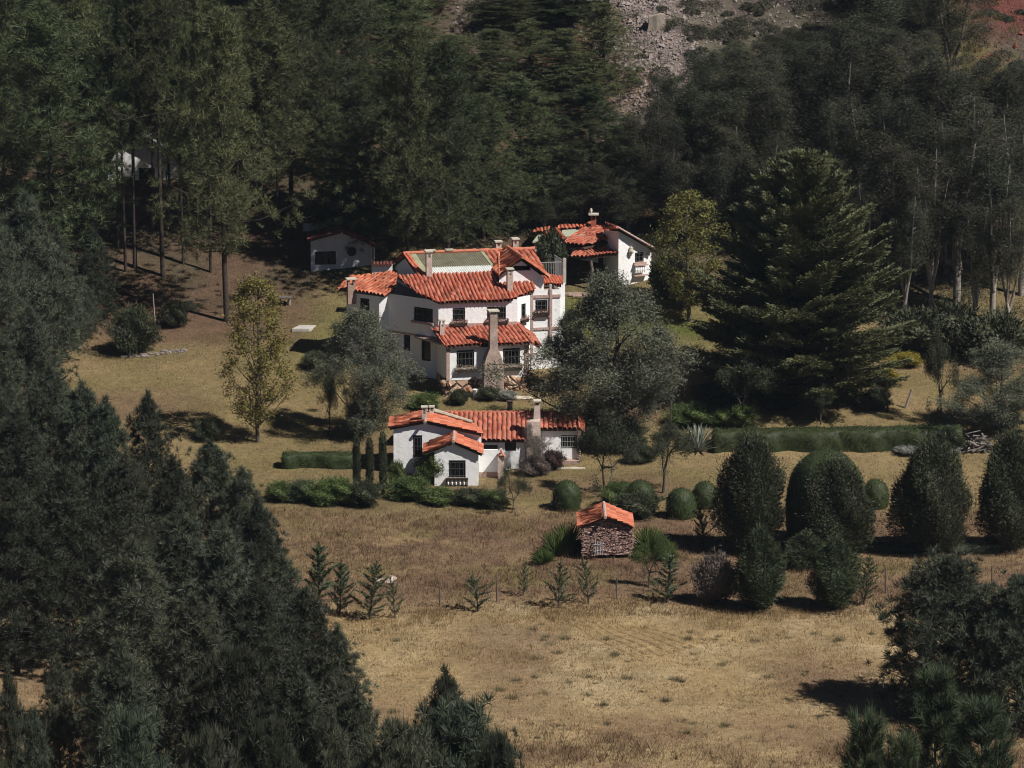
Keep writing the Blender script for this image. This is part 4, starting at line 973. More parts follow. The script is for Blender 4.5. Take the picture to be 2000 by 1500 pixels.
def leafmat(name, a, b, c=None, sc=1.2, rnd=.18, rough=.6, spec=.25, trans=0):
    return mat(name, a, rough, b, sc, 0, spec=spec, col3=c, detail=8, rnd=rnd)
LM = dict(
    pine=leafmat('pine_needles', (0.090, 0.103, 0.040), (0.049, 0.060, 0.027), (0.121, 0.130, 0.050), .9, .4),
    pineblue=leafmat('pine_needles_grey', (0.067, 0.076, 0.046), (0.040, 0.048, 0.031), (0.090, 0.098, 0.060), 1.1, .42),
    euca=leafmat('gum_leaves', (0.061, 0.063, 0.033), (0.033, 0.036, 0.022), (0.086, 0.083, 0.042), .8, .45),
    cedar=leafmat('cedar_sprays', (.112, .118, .050), (.066, .074, .034), (.150, .150, .062), .8, .1),
    grey=leafmat('silvery_leaves', (.135, .143, .096), (.070, .078, .048), (.29, .30, .24), 7, .12),
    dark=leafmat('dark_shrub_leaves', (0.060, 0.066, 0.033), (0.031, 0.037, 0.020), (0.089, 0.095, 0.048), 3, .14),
    gold=leafmat('autumn_leaves', (.22, .165, .036), (.080, .085, .028), (.46, .31, .05), 5, .1),
    goldgreen=leafmat('turning_leaves', (.20, .17, .040), (.065, .070, .024), (.44, .32, .05), 3.5, .1),
    green=leafmat('fresh_leaves', (0.094, 0.127, 0.033), (0.055, 0.077, 0.024), (0.143, 0.165, 0.050), 5, .15),
    box=leafmat('clipped_leaves', (.046, .060, .018), (.020, .030, .011), (.066, .080, .026), 2.2, .12),
    young=leafmat('young_cypress_leaves', (0.083, 0.105, 0.050), (0.053, 0.070, 0.035), (0.110, 0.132, 0.066), 4, .12),
    dead=leafmat('dry_twigs', (.16, .13, .11), (.09, .07, .06), (.22, .19, .17), 5, .1),
    redbrown=leafmat('red_brown_leaves', (.075, .035, .032), (.030, .022, .020), (.16, .10, .09), 9, .1),
    yellow=leafmat('yellow_blossom', (.42, .30, .03), (.10, .11, .03), (.55, .42, .05), 9, .1),
    whiteleaf=leafmat('white_grey_leaves', (.30, .30, .27), (.12, .12, .10), (.40, .40, .36), 6, .1))
# ------------------------------------------------------------------ tree kinds: (trunk mesh, crown mesh, native height)
def puffs(C, A, per, length, width, spread=1.1):
    """round brushes of needles, each standing on its shoot"""
    n = len(C); c = np.repeat(C, per, 0); a = np.repeat(A, per, 0); ln = np.repeat(np.broadcast_to(length, n), per)
    d = unit(a * .75 + rand_dirs(n * per) * spread); b = c + d * ln[:, None] * rng.uniform(0, .45, (n * per, 1)) - a * ln[:, None] * .25
    s = unit(np.cross(d, rand_dirs(n * per))) * width * .5
    return np.stack([b - s, b + s, b + d * (ln * rng.uniform(.5, .9, n * per))[:, None]], 1).reshape(-1, 3)
def pine_tall(seed, cb=.22, Hh=18., Rm=4.3, nb=120, dens=1.0, rnd=1.25):
    global rng; rng = np.random.default_rng(seed); R = random.Random(seed); T_ = Tubes()
    bend = [R.uniform(-.25, .25) for _ in range(2)]
    tp = lambda t: np.array([bend[0] * math.sin(t * 3), bend[1] * math.sin(t * 2.4), t * Hh])
    T_.add([tp(i / 8) for i in range(9)], [.155 * (1 - i / 8) ** .8 + .03 for i in range(9)], 7)
    C = []; A = []
    gap = [(R.uniform(0, 6.28), R.uniform(cb, 1)) for _ in range(16)]
    for i in range(nb):
        f = (i + .5) / nb; t = cb + (1 - cb) * f ** .95; az = i * 2.39996 + R.uniform(-.5, .5)
        L = Rm * (min(1, (f + .15) / .3)) ** .6 * (1 - f ** rnd) ** .8 * R.uniform(.55, 1.18) + .3
        for ga, gt in gap:
            if abs((az - ga + 3.14) % 6.28 - 3.14) < .6 and abs(t - gt) < .05: L *= .35
        el = -.2 + .95 * f + R.uniform(-.15, .25)
        d = np.array([math.cos(az) * math.cos(el), math.sin(az) * math.cos(el), math.sin(el)])
        p0 = tp(t); cv = .3 * L
        T_.add([p0 + d * L * s + np.array([0, 0, cv * s * s]) for s in (0, .5, 1)], [.05, .03, .012], 3)
        n = int((5 + L * 2.9) * dens); s = rng.uniform(.3, 1.05, n) ** .6
        P = p0 + np.outer(s * L, d) + np.outer(cv * s * s, (0, 0, 1)) + rng.normal(size=(n, 3)) * (.16 + .13 * L) * np.array([1, 1, .7])
        C.append(P); A.append(unit(d * .5 + rand_dirs(n) * .3 + np.array([0, 0, .8])))
    C = np.concatenate(C); A = np.concatenate(A)
    return T_.mesh('trunk'), tri_mesh('crown', puffs(C, A, 38, rng.uniform(.34, .56, len(C)), .036)), Hh
def pine_fg(seed, Hh=10., Rm=3.0, nb=110, per=42, top=True, pw=1.75):
    """bushy younger pine: a rounded cone of needle puffs on upturned shoots"""
    global rng; rng = np.random.default_rng(seed); R = random.Random(seed); T_ = Tubes()
    T_.add([(0.06 * math.sin(i), .05 * math.cos(i * 2), Hh * i / 8 * .97) for i in range(9)], [.17 * (1 - i / 8) + .03 for i in range(9)], 6)
    C = []; A = []; Ls = []
    gap = [(R.uniform(0, 6.28), R.uniform(.1, .9)) for _ in range(6)]
    for i in range(nb):
        f = (i + .5) / nb; t = .02 + .96 * f ** .95; az = i * 2.39996 + R.uniform(-.4, .4)
        L = Rm * (1 - f ** pw) ** .85 * R.uniform(.68, 1.15) * min(1, .8 + f) + .15
        for ga, gt in gap:
            if abs((az - ga + 3.14) % 6.28 - 3.14) < .5 and abs(t - gt) < .07: L *= .6
        el = .05 + .75 * f + R.uniform(-.12, .25)
        d = np.array([math.cos(az) * math.cos(el), math.sin(az) * math.cos(el), math.sin(el)]); p0 = np.array([0, 0, t * Hh * .93]); up = np.array([0, 0, 1.])
        T_.add([p0, p0 + d * L * .5, p0 + d * L + up * .12 * L], [.045, .03, .015], 3)
        n = int(4 + L * 3.6); s = rng.uniform(.35, 1.0, n) ** .55
        P = p0 + np.outer(s * L, d) + np.outer(.12 * L * s * s, up) + rng.normal(size=(n, 3)) * (.12 + .12 * L) * np.array([1, 1, .8])
        C.append(P); A.append(unit(d * .45 + rand_dirs(n) * .25 + up * 1.0)); Ls.append(rng.uniform(.30, .48, n))
    if top:
        n = 9; C.append(np.array([[R.uniform(-.12, .12), R.uniform(-.12, .12), Hh * (.91 + .07 * k / n)] for k in range(n)])); A.append(unit(np.array([[R.uniform(-.3, .3), R.uniform(-.3, .3), 1] for k in range(n)]))); Ls.append(np.full(n, .4))
    C = np.concatenate(C); A = np.concatenate(A); Ls = np.concatenate(Ls)
    return T_.mesh('trunk'), tri_mesh('crown', puffs(C, A, per, Ls, .034, .95)), Hh
def long_pine(seed, Hh=8.):
    """open young pine: whorls of long soft needle plumes on a bare stem"""
    global rng; rng = np.random.default_rng(seed); R = random.Random(seed); T_ = Tubes()
    T_.add([(0, 0, Hh * i / 6 * .97) for i in range(7)], [.1 * (1 - i / 6) + .02 for i in range(7)], 6)
    C = []; A = []
    for wv in range(11):
        t = .12 + .8 * wv / 10
        for b in range(7):
            az = b * .9 + wv * .7 + R.uniform(-.2, .2); L = (2.0 * (1 - t) ** .8 + .35) * R.uniform(.7, 1.1); el = .55 + R.uniform(-.2, .2)
            d = np.array([math.cos(az) * math.cos(el), math.sin(az) * math.cos(el), math.sin(el)]); p0 = np.array([0, 0, t * Hh])
            T_.add([p0, p0 + d * L * .6, p0 + d * L], [.03, .02, .012], 3)
            n = int(3 + 3 * L); s = rng.uniform(.55, 1.02, n); C.append(p0 + np.outer(s * L, d) + rng.normal(size=(n, 3)) * .09 * L); A.append(unit(d * .7 + rand_dirs(n) * .25 + np.array([0, 0, .5])))
    C.append(np.array([[0, 0, Hh * .95]] * 5)); A.append(unit(np.array([[.1, 0, 1], [-.1, .1, 1], [0, -.2, 1], [.3, .3, 1], [-.3, 0, 1]])))
    C = np.concatenate(C); A = np.concatenate(A)
    n = len(C); V = needles(C, A, 44, np.full(n, .52), .026, .75)
    return T_.mesh('trunk'), tri_mesh('crown', V), Hh
def clumpy(seed, Hh, Rx, cb, ncl, per, lsz, crad, aspect=.5, trunk_r=.15, forks=7, bias=(0, 0, 0), droop=0, shape=1.0, bare=0, lobes=0):
    """leafy tree: forking limbs carry separate leaf clumps inside an uneven crown"""
    global rng; rng = np.random.default_rng(seed); R = random.Random(seed); T_ = Tubes()
    zc = Hh * (cb + 1) / 2; rz = Hh * (1 - cb) / 2
    lob = [(R.uniform(0, 6.28), R.uniform(-.8, .8), R.uniform(.7, 1.15)) for _ in range(7)]
    if lobes: lob = [(R.uniform(0, 6.28), R.uniform(-1, 1), R.choice((.45, .6, 1.2, 1.3))) for _ in range(16)]
    C = []
    trunk_top = np.array([R.uniform(-.1, .1) * Rx, R.uniform(-.1, .1) * Rx, Hh * .93])
    T_.add([(0, 0, -.15), (R.uniform(-.1, .1), R.uniform(-.1, .1), Hh * .25), trunk_top * np.array([1, 1, .6]), trunk_top], [trunk_r, trunk_r * .8, trunk_r * .5, .02], 6)
    for i in range(ncl):
        zz_ = R.uniform(-1, 1); az = R.uniform(0, 6.283)
        rr = (1 - abs(zz_) ** (2 * shape)) ** .5
        k = 1 + .25 * math.sin(az * 2 + seed) * math.cos(zz_ * 3 + seed) - .15
        for (a0, h0, f0) in lob:
            if abs((az - a0 + 3.14) % 6.28 - 3.14) < .55 and abs(zz_ - h0) < .3: k *= f0
        q = R.uniform(.35, 1) ** .5
        C.append((math.cos(az) * Rx * rr * k * q, math.sin(az) * Rx * rr * k * q, zc + rz * zz_ * (.92 + .08 * R.random())))
    C = np.array(C)
    for i in range(min(forks * 6, ncl)):
        c = C[i]; zt = max(Hh * cb * .6, c[2] - np.hypot(c[0], c[1]) * R.uniform(.7, 1.3) - .3); zt = max(zt, Hh * .08); b = np.array([0, 0, zt]) + trunk_top * np.array([1, 1, 0]) * zt / Hh
        m = (b + c) / 2 + np.array([R.uniform(-.1, .1), R.uniform(-.1, .1), -.08 * Rx]); T_.add([b, m, c], [trunk_r * .38, trunk_r * .22, .012], 4)
    n = ncl * per; cid = np.repeat(np.arange(ncl), per)
    cs = rng.uniform(.55, 1.25, ncl) * crad
    P = C[cid] + rng.normal(size=(n, 3)) * cs[cid][:, None] * np.array([.6, .6, .5])
    if droop: P[:, 2] -= np.abs(rng.normal(size=n)) * droop
    if bare: P = P[rng.random(n) > bare * (P[:, 2] < zc)]
    return T_.mesh('trunk'), tri_mesh('crown', leaves(P, lsz, aspect, bias, .5)), Hh
def gum(seed, Hh=17., Rx=1.9, cb=.2, ncl=150, per=230):
    global rng; rng = np.random.default_rng(seed); R = random.Random(seed); T_ = Tubes(); C = []
    nl = R.choice((2, 3, 3, 4)); T_.add([(0, 0, -.2), (0, 0, Hh * .18)], [.17, .14], 6)
    leads = []
    for l in range(nl):
        az = l * 6.28 / nl + R.uniform(-.5, .5); r = Rx * R.uniform(.25, .55); hh = Hh * R.uniform(.72, 1.0) if l else Hh
        pts = [np.array([math.cos(az) * r * t ** .8 + R.uniform(-.1, .1), math.sin(az) * r * t ** .8 + R.uniform(-.1, .1), Hh * .18 + (hh - Hh * .18) * t]) for t in (0, .3, .6, 1)]
        T_.add(pts, [.11, .09, .06, .015], 5); leads.append((pts, hh))
    for i in range(ncl):
        pts, hh = leads[i % nl]; t = R.uniform(max(0, (cb - .18)), 1) ** .85; k = min(2, int(t * 3)); f = t * 3 - k if t < 1 else 1
        idx_ = [0, .3, .6, 1]; z = min(t, .999); kk = 0 if z < .3 else 1 if z < .6 else 2; f = (z - idx_[kk]) / (idx_[kk + 1] - idx_[kk]); p = pts[kk] * (1 - f) + pts[kk + 1] * f
        az = R.uniform(0, 6.28); rr = Rx * .75 * (1 - t ** 2.2) ** .7 * R.uniform(.25, 1) + .1; q = p + np.array([math.cos(az) * rr, math.sin(az) * rr, rr * .45]); C.append(q)
        if i % 4 == 0: T_.add([p, q], [.028, .008], 3)
    C = np.array(C); cid = np.repeat(np.arange(len(C)), per); n = len(cid); sc_ = rng.uniform(.5, 1.2, len(C))[cid][:, None]
    P = C[cid] + rng.normal(size=(n, 3)) * sc_ * np.array([.27, .27, .48]) - np.array([0, 0, 1.]) * np.abs(rng.normal(size=(n, 1))) * .3
    return T_.mesh('trunk'), tri_mesh('crown', leaves(P, .19, .3, (0, 0, -1.), 1.0)), Hh
def shrub(seed, Hh, Rx, n, lsz, aspect=.45, flat=.72, up=.4, pw=2.2, lump=.16, spike=0, tear=0):
    """dense leafy shrub: leaves through a deep lumpy shell over crowded stems"""
    global rng; rng = np.random.default_rng(seed); R = random.Random(seed); T_ = Tubes()
    for i in range(9):
        az = i * 2.4; r = Rx * .6; T_.add([(0, 0, -.1), (math.cos(az) * r * .4, math.sin(az) * r * .4, Hh * .35), (math.cos(az) * r, math.sin(az) * r, Hh * .75)], [.07, .05, .015], 4)
    d = rand_dirs(n); zf = d[:, 2] * .5 + .5
    az = np.arctan2(d[:, 1], d[:, 0]); L = 1 + lump * (np.sin(az * 3 + seed + zf * 5) + np.sin(az * 5 + zf * 11 + seed) * .6 + np.sin(zf * 17 + az * 2) * .5) * .6
    q = 1 - np.abs(rng.normal(size=n)) * .17 + (rng.random(n) < .07) * rng.random(n) * .28
    hr = np.sqrt(np.maximum(0, 1 - np.abs(d[:, 2]) ** pw))
    P = np.stack([np.cos(az) * hr * Rx * L * q, np.sin(az) * hr * Rx * L * q, Hh * (.5 + .5 * d[:, 2] * (.94 + .06 * L) * q)], 1)
    if tear: kz = 1.08 - tear * np.clip(P[:, 2:3] / Hh, 0, 1) ** 1.3; P[:, :2] *= kz
    if spike: P[:, 2] += (rng.random(n) ** 6) * spike
    dd = unit(d * np.array([1, 1, .6]) + np.array([0, 0, up]))
    dl = unit(dd + rand_dirs(n) * .75); s = unit(np.cross(dl, rand_dirs(n))); sz = lsz * rng.uniform(.6, 1.3, (n, 1))
    V = np.stack([P - s * sz * aspect * .5, P + s * sz * aspect * .5, P + dl * sz], 1).reshape(-1, 3)
    G_ = []; m1, m2 = 18, 9
    def cp(i, j):
        a = 6.28318 * i / m1; zz_ = -1 + 2 * j / m2; h_ = math.sqrt(max(0, 1 - abs(zz_) ** pw)); l_ = 1 + lump * (math.sin(a * 3 + seed + (zz_ * .5 + .5) * 5) * .6)
        l_ *= 1.08 - tear * max(0, .5 + .41 * zz_) ** 1.3
        return (math.cos(a) * h_ * Rx * .76 * l_, math.sin(a) * h_ * Rx * .76 * l_, Hh * (.5 + .41 * zz_))
    for i in range(m1):
        for j in range(m2):
            q = [cp(i, j), cp(i + 1, j), cp(i + 1, j + 1), cp(i, j + 1)]; G_ += [q[0], q[1], q[2], q[0], q[2], q[3]]
    V = np.concatenate([V, np.array(G_)])
    return T_.mesh('stems'), tri_mesh('crown', V), Hh
def cedar_tree(seed, Hh=14.5, Rm=6.2, nb=390):
    global rng; rng = np.random.default_rng(seed); R = random.Random(seed); T_ = Tubes()
    T_.add([(0, 0, Hh * i / 8 * .98) for i in range(9)], [.33 * (1 - i / 8) + .03 for i in range(9)], 8)
    V = []
    for i in range(nb):
        f = (i + .5) / nb; t = .015 + .97 * f ** .95; az = i * 2.39996 + R.uniform(-.5, .5)
        L = Rm * (1 - f) ** .50 * R.uniform(.6, 1.12) * min(1, .72 + f * 1.5) * (1 - .25 * f) + .3
        el = .10 + .72 * f + R.uniform(-.08, .22)
        d = np.array([math.cos(az) * math.cos(el), math.sin(az) * math.cos(el), math.sin(el)]); p0 = np.array([0, 0, t * Hh])
        side = np.array([-math.sin(az), math.cos(az), 0]); cur = lambda s: p0 + d * L * s + np.array([0, 0, .13 * L * (s * s) - .05 * L * s])
        T_.add([cur(0), cur(.5), cur(1)], [.06, .035, .01], 4)
        n = int(7 + L * 4.5)
        for k in range(n):
            s = .22 + .8 * (k + R.random()) / n; b = cur(min(s, 1.02)); sl = L * .33 * (1.12 - s) ** .6 * R.uniform(.6, 1.1) + .18
            for sg in (-1, 1):
                td = unit(d * 1.0 + side * sg * .75 + np.array([0, 0, R.uniform(-.05, .4)])); m = int(7 + sl * 16)
                u = rng.random(m); q = b + np.outer(u * sl, td) + rng.normal(size=(m, 3)) * .05 - np.outer(u * u * sl * .16, (0, 0, 1))
                ld = unit(td + rand_dirs(m) * .45 + np.array([0, 0, .1])); s2 = unit(np.cross(ld, rand_dirs(m))) * .035
                ln = rng.uniform(.12, .26, (m, 1)); V.append(np.stack([q - s2, q + s2, q + ld * ln], 1).reshape(-1, 3))
    return T_.mesh('trunk'), tri_mesh('crown', np.concatenate(V)), Hh
def seedling(seed, Hh=3.0, Rm=.85, nb=34, up=.75, lean=0):
    global rng; rng = np.random.default_rng(seed); R = random.Random(seed); T_ = Tubes()
    tp = lambda t: np.array([lean * t * t, 0, t * Hh]); T_.add([tp(i / 5) for i in range(6)], [.045, .04, .03, .025, .018, .008], 5); V = []
    for i in range(nb):
        f = (i + .5) / nb; t = .06 + .86 * f; az = i * 2.39996 + R.uniform(-.4, .4); L = Rm * (1 - f) ** .7 * R.uniform(.35, 1.25) + .1; el = up + R.uniform(-.3, .35)
        d = np.array([math.cos(az) * math.cos(el), math.sin(az) * math.cos(el), math.sin(el)]); p0 = tp(t)
        T_.add([p0, p0 + d * L], [.014, .005], 3); m = int(22 + L * 95); u = rng.uniform(.12, 1.05, m); q = p0 + np.outer(u * L, d) + rng.normal(size=(m, 3)) * .035 * (1.3 - u)[:, None]
        ld = unit(d + rand_dirs(m) * .7); s2 = unit(np.cross(ld, rand_dirs(m))) * .016; V.append(np.stack([q - s2, q + s2, q + ld * rng.uniform(.08, .17, (m, 1))], 1).reshape(-1, 3))
    m = 60; q = np.stack([rng.normal(size=m) * .02 + lean * .9, rng.normal(size=m) * .02, rng.uniform(.75, 1, m) * Hh], 1); ld = unit(np.array([0, 0, 1.]) + rand_dirs(m) * .5); s2 = unit(np.cross(ld, rand_dirs(m))) * .016
    V.append(np.stack([q - s2, q + s2, q + ld * .14], 1).reshape(-1, 3))
    return T_.mesh('trunk'), tri_mesh('crown', np.concatenate(V)), Hh
def bare_tree(seed, Hh, Rx, n=60, leafn=600, lsz=.07):
    global rng; rng = np.random.default_rng(seed); R = random.Random(seed); T_ = Tubes(); tips = []
    def grow(p, d, L, r, k):
        q = p + d * L; T_.add([p, (p + q) / 2 + rng.normal(size=3) * L * .05, q], [r, r * .8, r * .6], 4); tips.append(q)
        if k == 0: return
        for _ in range(3 if k > 1 else 2):
            nd = unit(d + rng.normal(size=3) * .5 + np.array([0, 0, .15])); grow(q, nd, L * R.uniform(.6, .85), r * .58, k - 1)
    grow(np.array([0, 0, -.1]), unit(np.array([R.uniform(-.15, .15), R.uniform(-.15, .15), 1])), Hh * .27, .065 * Hh / 3, 4)
    V = np.array(T_.V); s = Hh / max(V[:, 2]); T_.V = list(V * np.array([s, s, s])); tips = np.array(tips) * s
    P = tips[rng.integers(0, len(tips), leafn)] + rng.normal(size=(leafn, 3)) * .16
    return T_.mesh('trunk'), tri_mesh('crown', leaves(P, lsz, .5)), Hh
def blades(n, ln, wd, rad_, upw=1.0, flat=1.0):
    base = np.stack([rng.normal(size=n) * rad_, rng.normal(size=n) * rad_ * flat, np.zeros(n)], 1)
    d = unit(rand_dirs(n) * .5 + np.array([0, 0, upw]) + base * np.array([.5, .5, 0]) / max(rad_, .01) * .35); s = unit(np.cross(d, rand_dirs(n))) * wd * .5
    L = ln * rng.uniform(.5, 1.15, (n, 1)); return np.stack([base - s, base + s, base + d * L], 1).reshape(-1, 3)

KINDS = {}
def kind(k, builder, leafm, bark, variants, names=('trunk', 'crown'), nm='tree'):
    """build the variants once; place() copies them"""
    KINDS[k] = dict(v=[builder(s) for s in variants], leaf=leafm, bark=bark, names=names, nm=nm, used=0)
    for t_, c_, h_ in KINDS[k]['v']:
        t_.materials.append(bark); c_.materials.append(leafm)
kind('pine', lambda s: pine_tall(s, .22), LM['pine'], BARK, (1, 2, 3, 4), nm='pine_tree')
kind('pinehigh', lambda s: pine_tall(s, .46, nb=75), LM['pine'], BARK, (5, 6), nm='pine_tree')
kind('pinelow', lambda s: pine_tall(s, .05, nb=150), LM['pine'], BARK, (11, 12, 13, 14, 15), nm='pine_tree')
kind('fg', lambda s: pine_fg(s), LM['pineblue'], BARK, (21, 22, 23, 24, 25), nm='pine_tree')
kind('fground', lambda s: pine_fg(s, 7., 3.1, 165, pw=2.3, per=44), LM['pineblue'], BARK, (31, 32), nm='pine_tree')
kind('long', lambda s: long_pine(s), leafmat('long_pine_needles', (.070, .095, .045), (.045, .062, .032), (.10, .13, .06), 1.2, .1), BARK, (41, 42), nm='pine_tree')
kind('euca', lambda s: gum(s, cb=.30), LM['euca'], BARKP, (51, 52, 53, 54, 55, 59), nm='eucalyptus_tree')
kind('gumhigh', lambda s: gum(s, 17, 1.9, .50, 120), LM['euca'], mat('white_bark', (.36, .31, .27), .9, (.20, .17, .14), 2.5, .3, 12), (151, 152, 153), nm='eucalyptus_tree')
kind('eucalow', lambda s: gum(s, 14, 2.2, .19, 170), LM['euca'], BARKP, (56, 57, 58), nm='eucalyptus_tree')
kind('grey', lambda s: clumpy(s, 9, 3.0, .06, 190, 430, .15, .46, .42, .18, 4, (0, 0, -.3), .3, .85, lobes=1), LM['grey'], BARKG, (61, 62), nm='silver_tree')
kind('olive', lambda s: clumpy(s, 5, 1.9, .32, 80, 200, .11, .38, .4, .11, 8, (0, 0, 0), .1), LM['dark'], BARKG, (65, 66), nm='garden_tree')
kind('gold', lambda s: clumpy(s, 9.5, 2.0, .13, 190, 92, .17, .38, .6, .12, 6, (0, 0, 0), 0, 1.2, bare=.2), LM['gold'], BARKG, (71, 72), nm='poplar_tree')
kind('darkshrub', lambda s: shrub(s, 6, 2.0, 34000, .17, .3, up=.9, lump=.26, spike=.6, tear=.5), LM['dark'], BARKG, (81, 82, 83), ('stems', 'crown'), 'evergreen_shrub')
kind('juniper', lambda s: shrub(s, 4, 1.25, 15000, .2, .2, up=.8, pw=2.0, lump=.38, spike=.4, tear=.55), leafmat('juniper_sprays', (.055, .070, .030), (.034, .045, .022), (.08, .095, .04), 5, .1), BARKG, (85, 86), ('stems', 'crown'), 'juniper')
kind('column', lambda s: shrub(s, 3.2, .24, 3500, .12, .3, up=1.2, pw=6), LM['dark'], BARKG, (88,), ('stems', 'crown'), 'column_cypress')
kind('bush', lambda s: shrub(s, 1.3, 1.0, 10000, .10, .4, pw=2.1, lump=.5, spike=.3), LM['green'], BARKG, (91, 92, 93), ('stems', 'crown'), 'garden_bush')
kind('greybush', lambda s: shrub(s, 1.6, 1.0, 6000, .13, .35, up=.8, lump=.3, spike=.3), LM['whiteleaf'], BARKG, (94,), ('stems', 'crown'), 'grey_bush')
kind('hillbush', lambda s: shrub(s, 1.5, 1.1, 3500, .18, .4, lump=.4, spike=.3), LM['euca'], BARKG, (95, 96), ('stems', 'crown'), 'hill_bush')
kind('seed', lambda s: seedling(s, 3.0, .6 + .12 * (s % 5), 20 + 6 * (s % 4), .6 + .1 * (s % 3), .12 * (s % 4 - 1.5)), LM['young'], BARKG, (101, 103, 104, 106, 107, 109), nm='young_cypress')
kind('seedopen', lambda s: seedling(s, 3, 1.3, 20, .8, .3), LM['young'], BARKG, (105,), nm='young_cypress')
kind('bare', lambda s: bare_tree(s, 4, 1.5), LM['dead'], BARKG, (111, 112), nm='bare_tree')
kind('sparse', lambda s: bare_tree(s, 4, 1.5, leafn=11000, lsz=.12), LM['dark'], BARKG, (115, 116), nm='small_tree')
def place(k, px, Y, top, label, wpx=None, group=None, var=None, rz=None, leaf=None, cat=None, base=None, nm=None, h=None, sink=.05):
    """stand a tree on the ground at (px, Y); its top reaches the given row of the picture, its crown the given width"""
    K = KINDS[k]
    if base is not None: g = G(px, base); x, Y = g.x, g.y
    else: x = X(px, Y)
    zgr = float(H(x, Y)) - sink
    hh_ = h if h else W(px, top, Y).z - zgr
    i = var if var is not None else K['used'] % len(K['v']); K['used'] += 1
    tm, cm, hn = K['v'][i]
    s = hh_ / hn; sxy = s if wpx is None else None
    if wpx is not None:
        if 'w' + str(i) not in K:
            co_ = np.empty(len(cm.vertices) * 3, np.float32); cm.vertices.foreach_get('co', co_); co_ = co_.reshape(-1, 3); K['w' + str(i)] = float(np.percentile(np.abs(co_[:, 0]), 98) * 2)
        sxy = (wpx / FPX * (CAMZ * 0 + (Y - CAMY) / _c)) / K['w' + str(i)]
    r = bpy.data.objects.new(nm or K['nm'], None); COL.objects.link(r); r.location = (x, Y, zgr); r.rotation_euler = (0, 0, random.uniform(0, 6.28) if rz is None else rz); r.scale = (sxy, sxy, s); r.empty_display_size = .3
    if k.startswith('seed') or k == 'sparse': r.rotation_euler = (random.uniform(-.12, .12), random.uniform(-.12, .12), r.rotation_euler[2])
    tag(r, label, cat or K['nm'].split('_')[-1], group)
    for me, nm_, m_ in ((tm, K['names'][0], None), (cm, K['names'][1], leaf)):
        o = bpy.data.objects.new(nm_, me); COL.objects.link(o); o.parent = r
        if m_ is not None: o.material_slots[0].link = 'OBJECT'; o.material_slots[0].material = m_
    return r
# ================================================================== PLANTING
GP = 'tall pines of the forest behind the houses'
for px, Y, top, lab, v, wp in (
    (443, None, 30, 'tall pine with the thick bare trunk in the middle of the left lawn edge', 0, 250),
    (322, 21.5, -60, 'tall pine with a dark leaning trunk on the reddish bare slope at left', 1, 190),
    (268, 22.5, -30, 'right one of the two close slim pine trunks before the hidden white house', 2, 150),
    (250, 22.0, 5, 'left one of the two close slim pine trunks before the hidden white house', 3, 130),
    (100, 17, 20, 'broad pine with sunlit crown filling the upper left, above the soft grey conifer', 1, 300),
    (22, 24, -40, 'pine cut by the left edge of the picture at the top', 0, 230),
    (160, 26, -20, 'pine whose crown overlaps the left end of the hidden white house', 3, 210),
    (392, 26, -20, 'pine directly right of the hidden white house', 2, 170),
    (515, 27, 10, 'pine with low sunlit green boughs left of the grey shaded house', 1, 240),
    (572, 30, -30, 'slim pine behind the left end of the shaded house', 3, 180),
    (640, 33, -10, 'pine with thin trunks showing above the shaded house', 0, 210)):
    if Y is None: place('pine', px, 0, top, lab, wp, GP, v, base=628)
    else: place('pinehigh' if px in (322, 268, 250, 780) else 'pine', px, Y, top, lab, wp, GP, v % 2 if px in (322, 268, 250) else v)
for px, Y, top, lab, wp, v in ((236, 25, 40, 'slim trunked pine left of the two close trunks', 110, 0), (216, 28, 30, 'slim pine in front of the left corner of the hidden white house', 100, 1), (303, 27, 20, 'slim pine whose trunk crosses the middle of the hidden white house', 110, 1), (338, 28, 10, 'slim pine at the right corner of the hidden white house', 110, 0), (362, 23, 50, 'slim pine right of the dark leaning trunk', 110, 1), (415, 22, 40, 'slim pine just left behind the thick bare trunk', 110, 0), (470, 25, 60, 'slim pine just right behind the thick bare trunk', 110, 1), (545, 26, 90, 'slim pine between the low sunlit boughs and the shaded house', 100, 0)):
    place('pinehigh', px, Y, top, lab, wp, GP, v)
for px, Y, top, lab, wp in (
    (60, 36, -60, 'pine of the back forest above the broad upper left pine', 260), (165, 40, -70, 'pine of the back forest straight above the hidden white house left gable', 230),
    (290, 42, -80, 'pine rising directly behind the hidden white house', 260), (400, 38, -60, 'pine of the back forest above the thick bare trunk', 240),
    (490, 42, -60, 'back forest pine left of the sunlit yellow green crown', 230), (585, 40, -60, 'yellow green sunlit pine crown at the top left of centre', 260),
    (690, 36, -50, 'dark pine above the grey shaded house roof', 240), (775, 40, -30, 'pine with a lit crown above the left end of the glass roof', 230),
    (700, 52, -90, 'far pine at the top edge between two lit crowns', 240), (500, 54, -90, 'far pine closing the top edge at the left of centre', 260),
    (360, 55, -90, 'far pine on the top edge above the slim twin trunks', 260), (220, 55, -90, 'far pine on the top edge above the hidden house', 260), (90, 53, -90, 'far pine on the top edge near the left corner', 260)):
    place('pine', px, Y, top, lab, wp, GP, random.randint(0, 3))
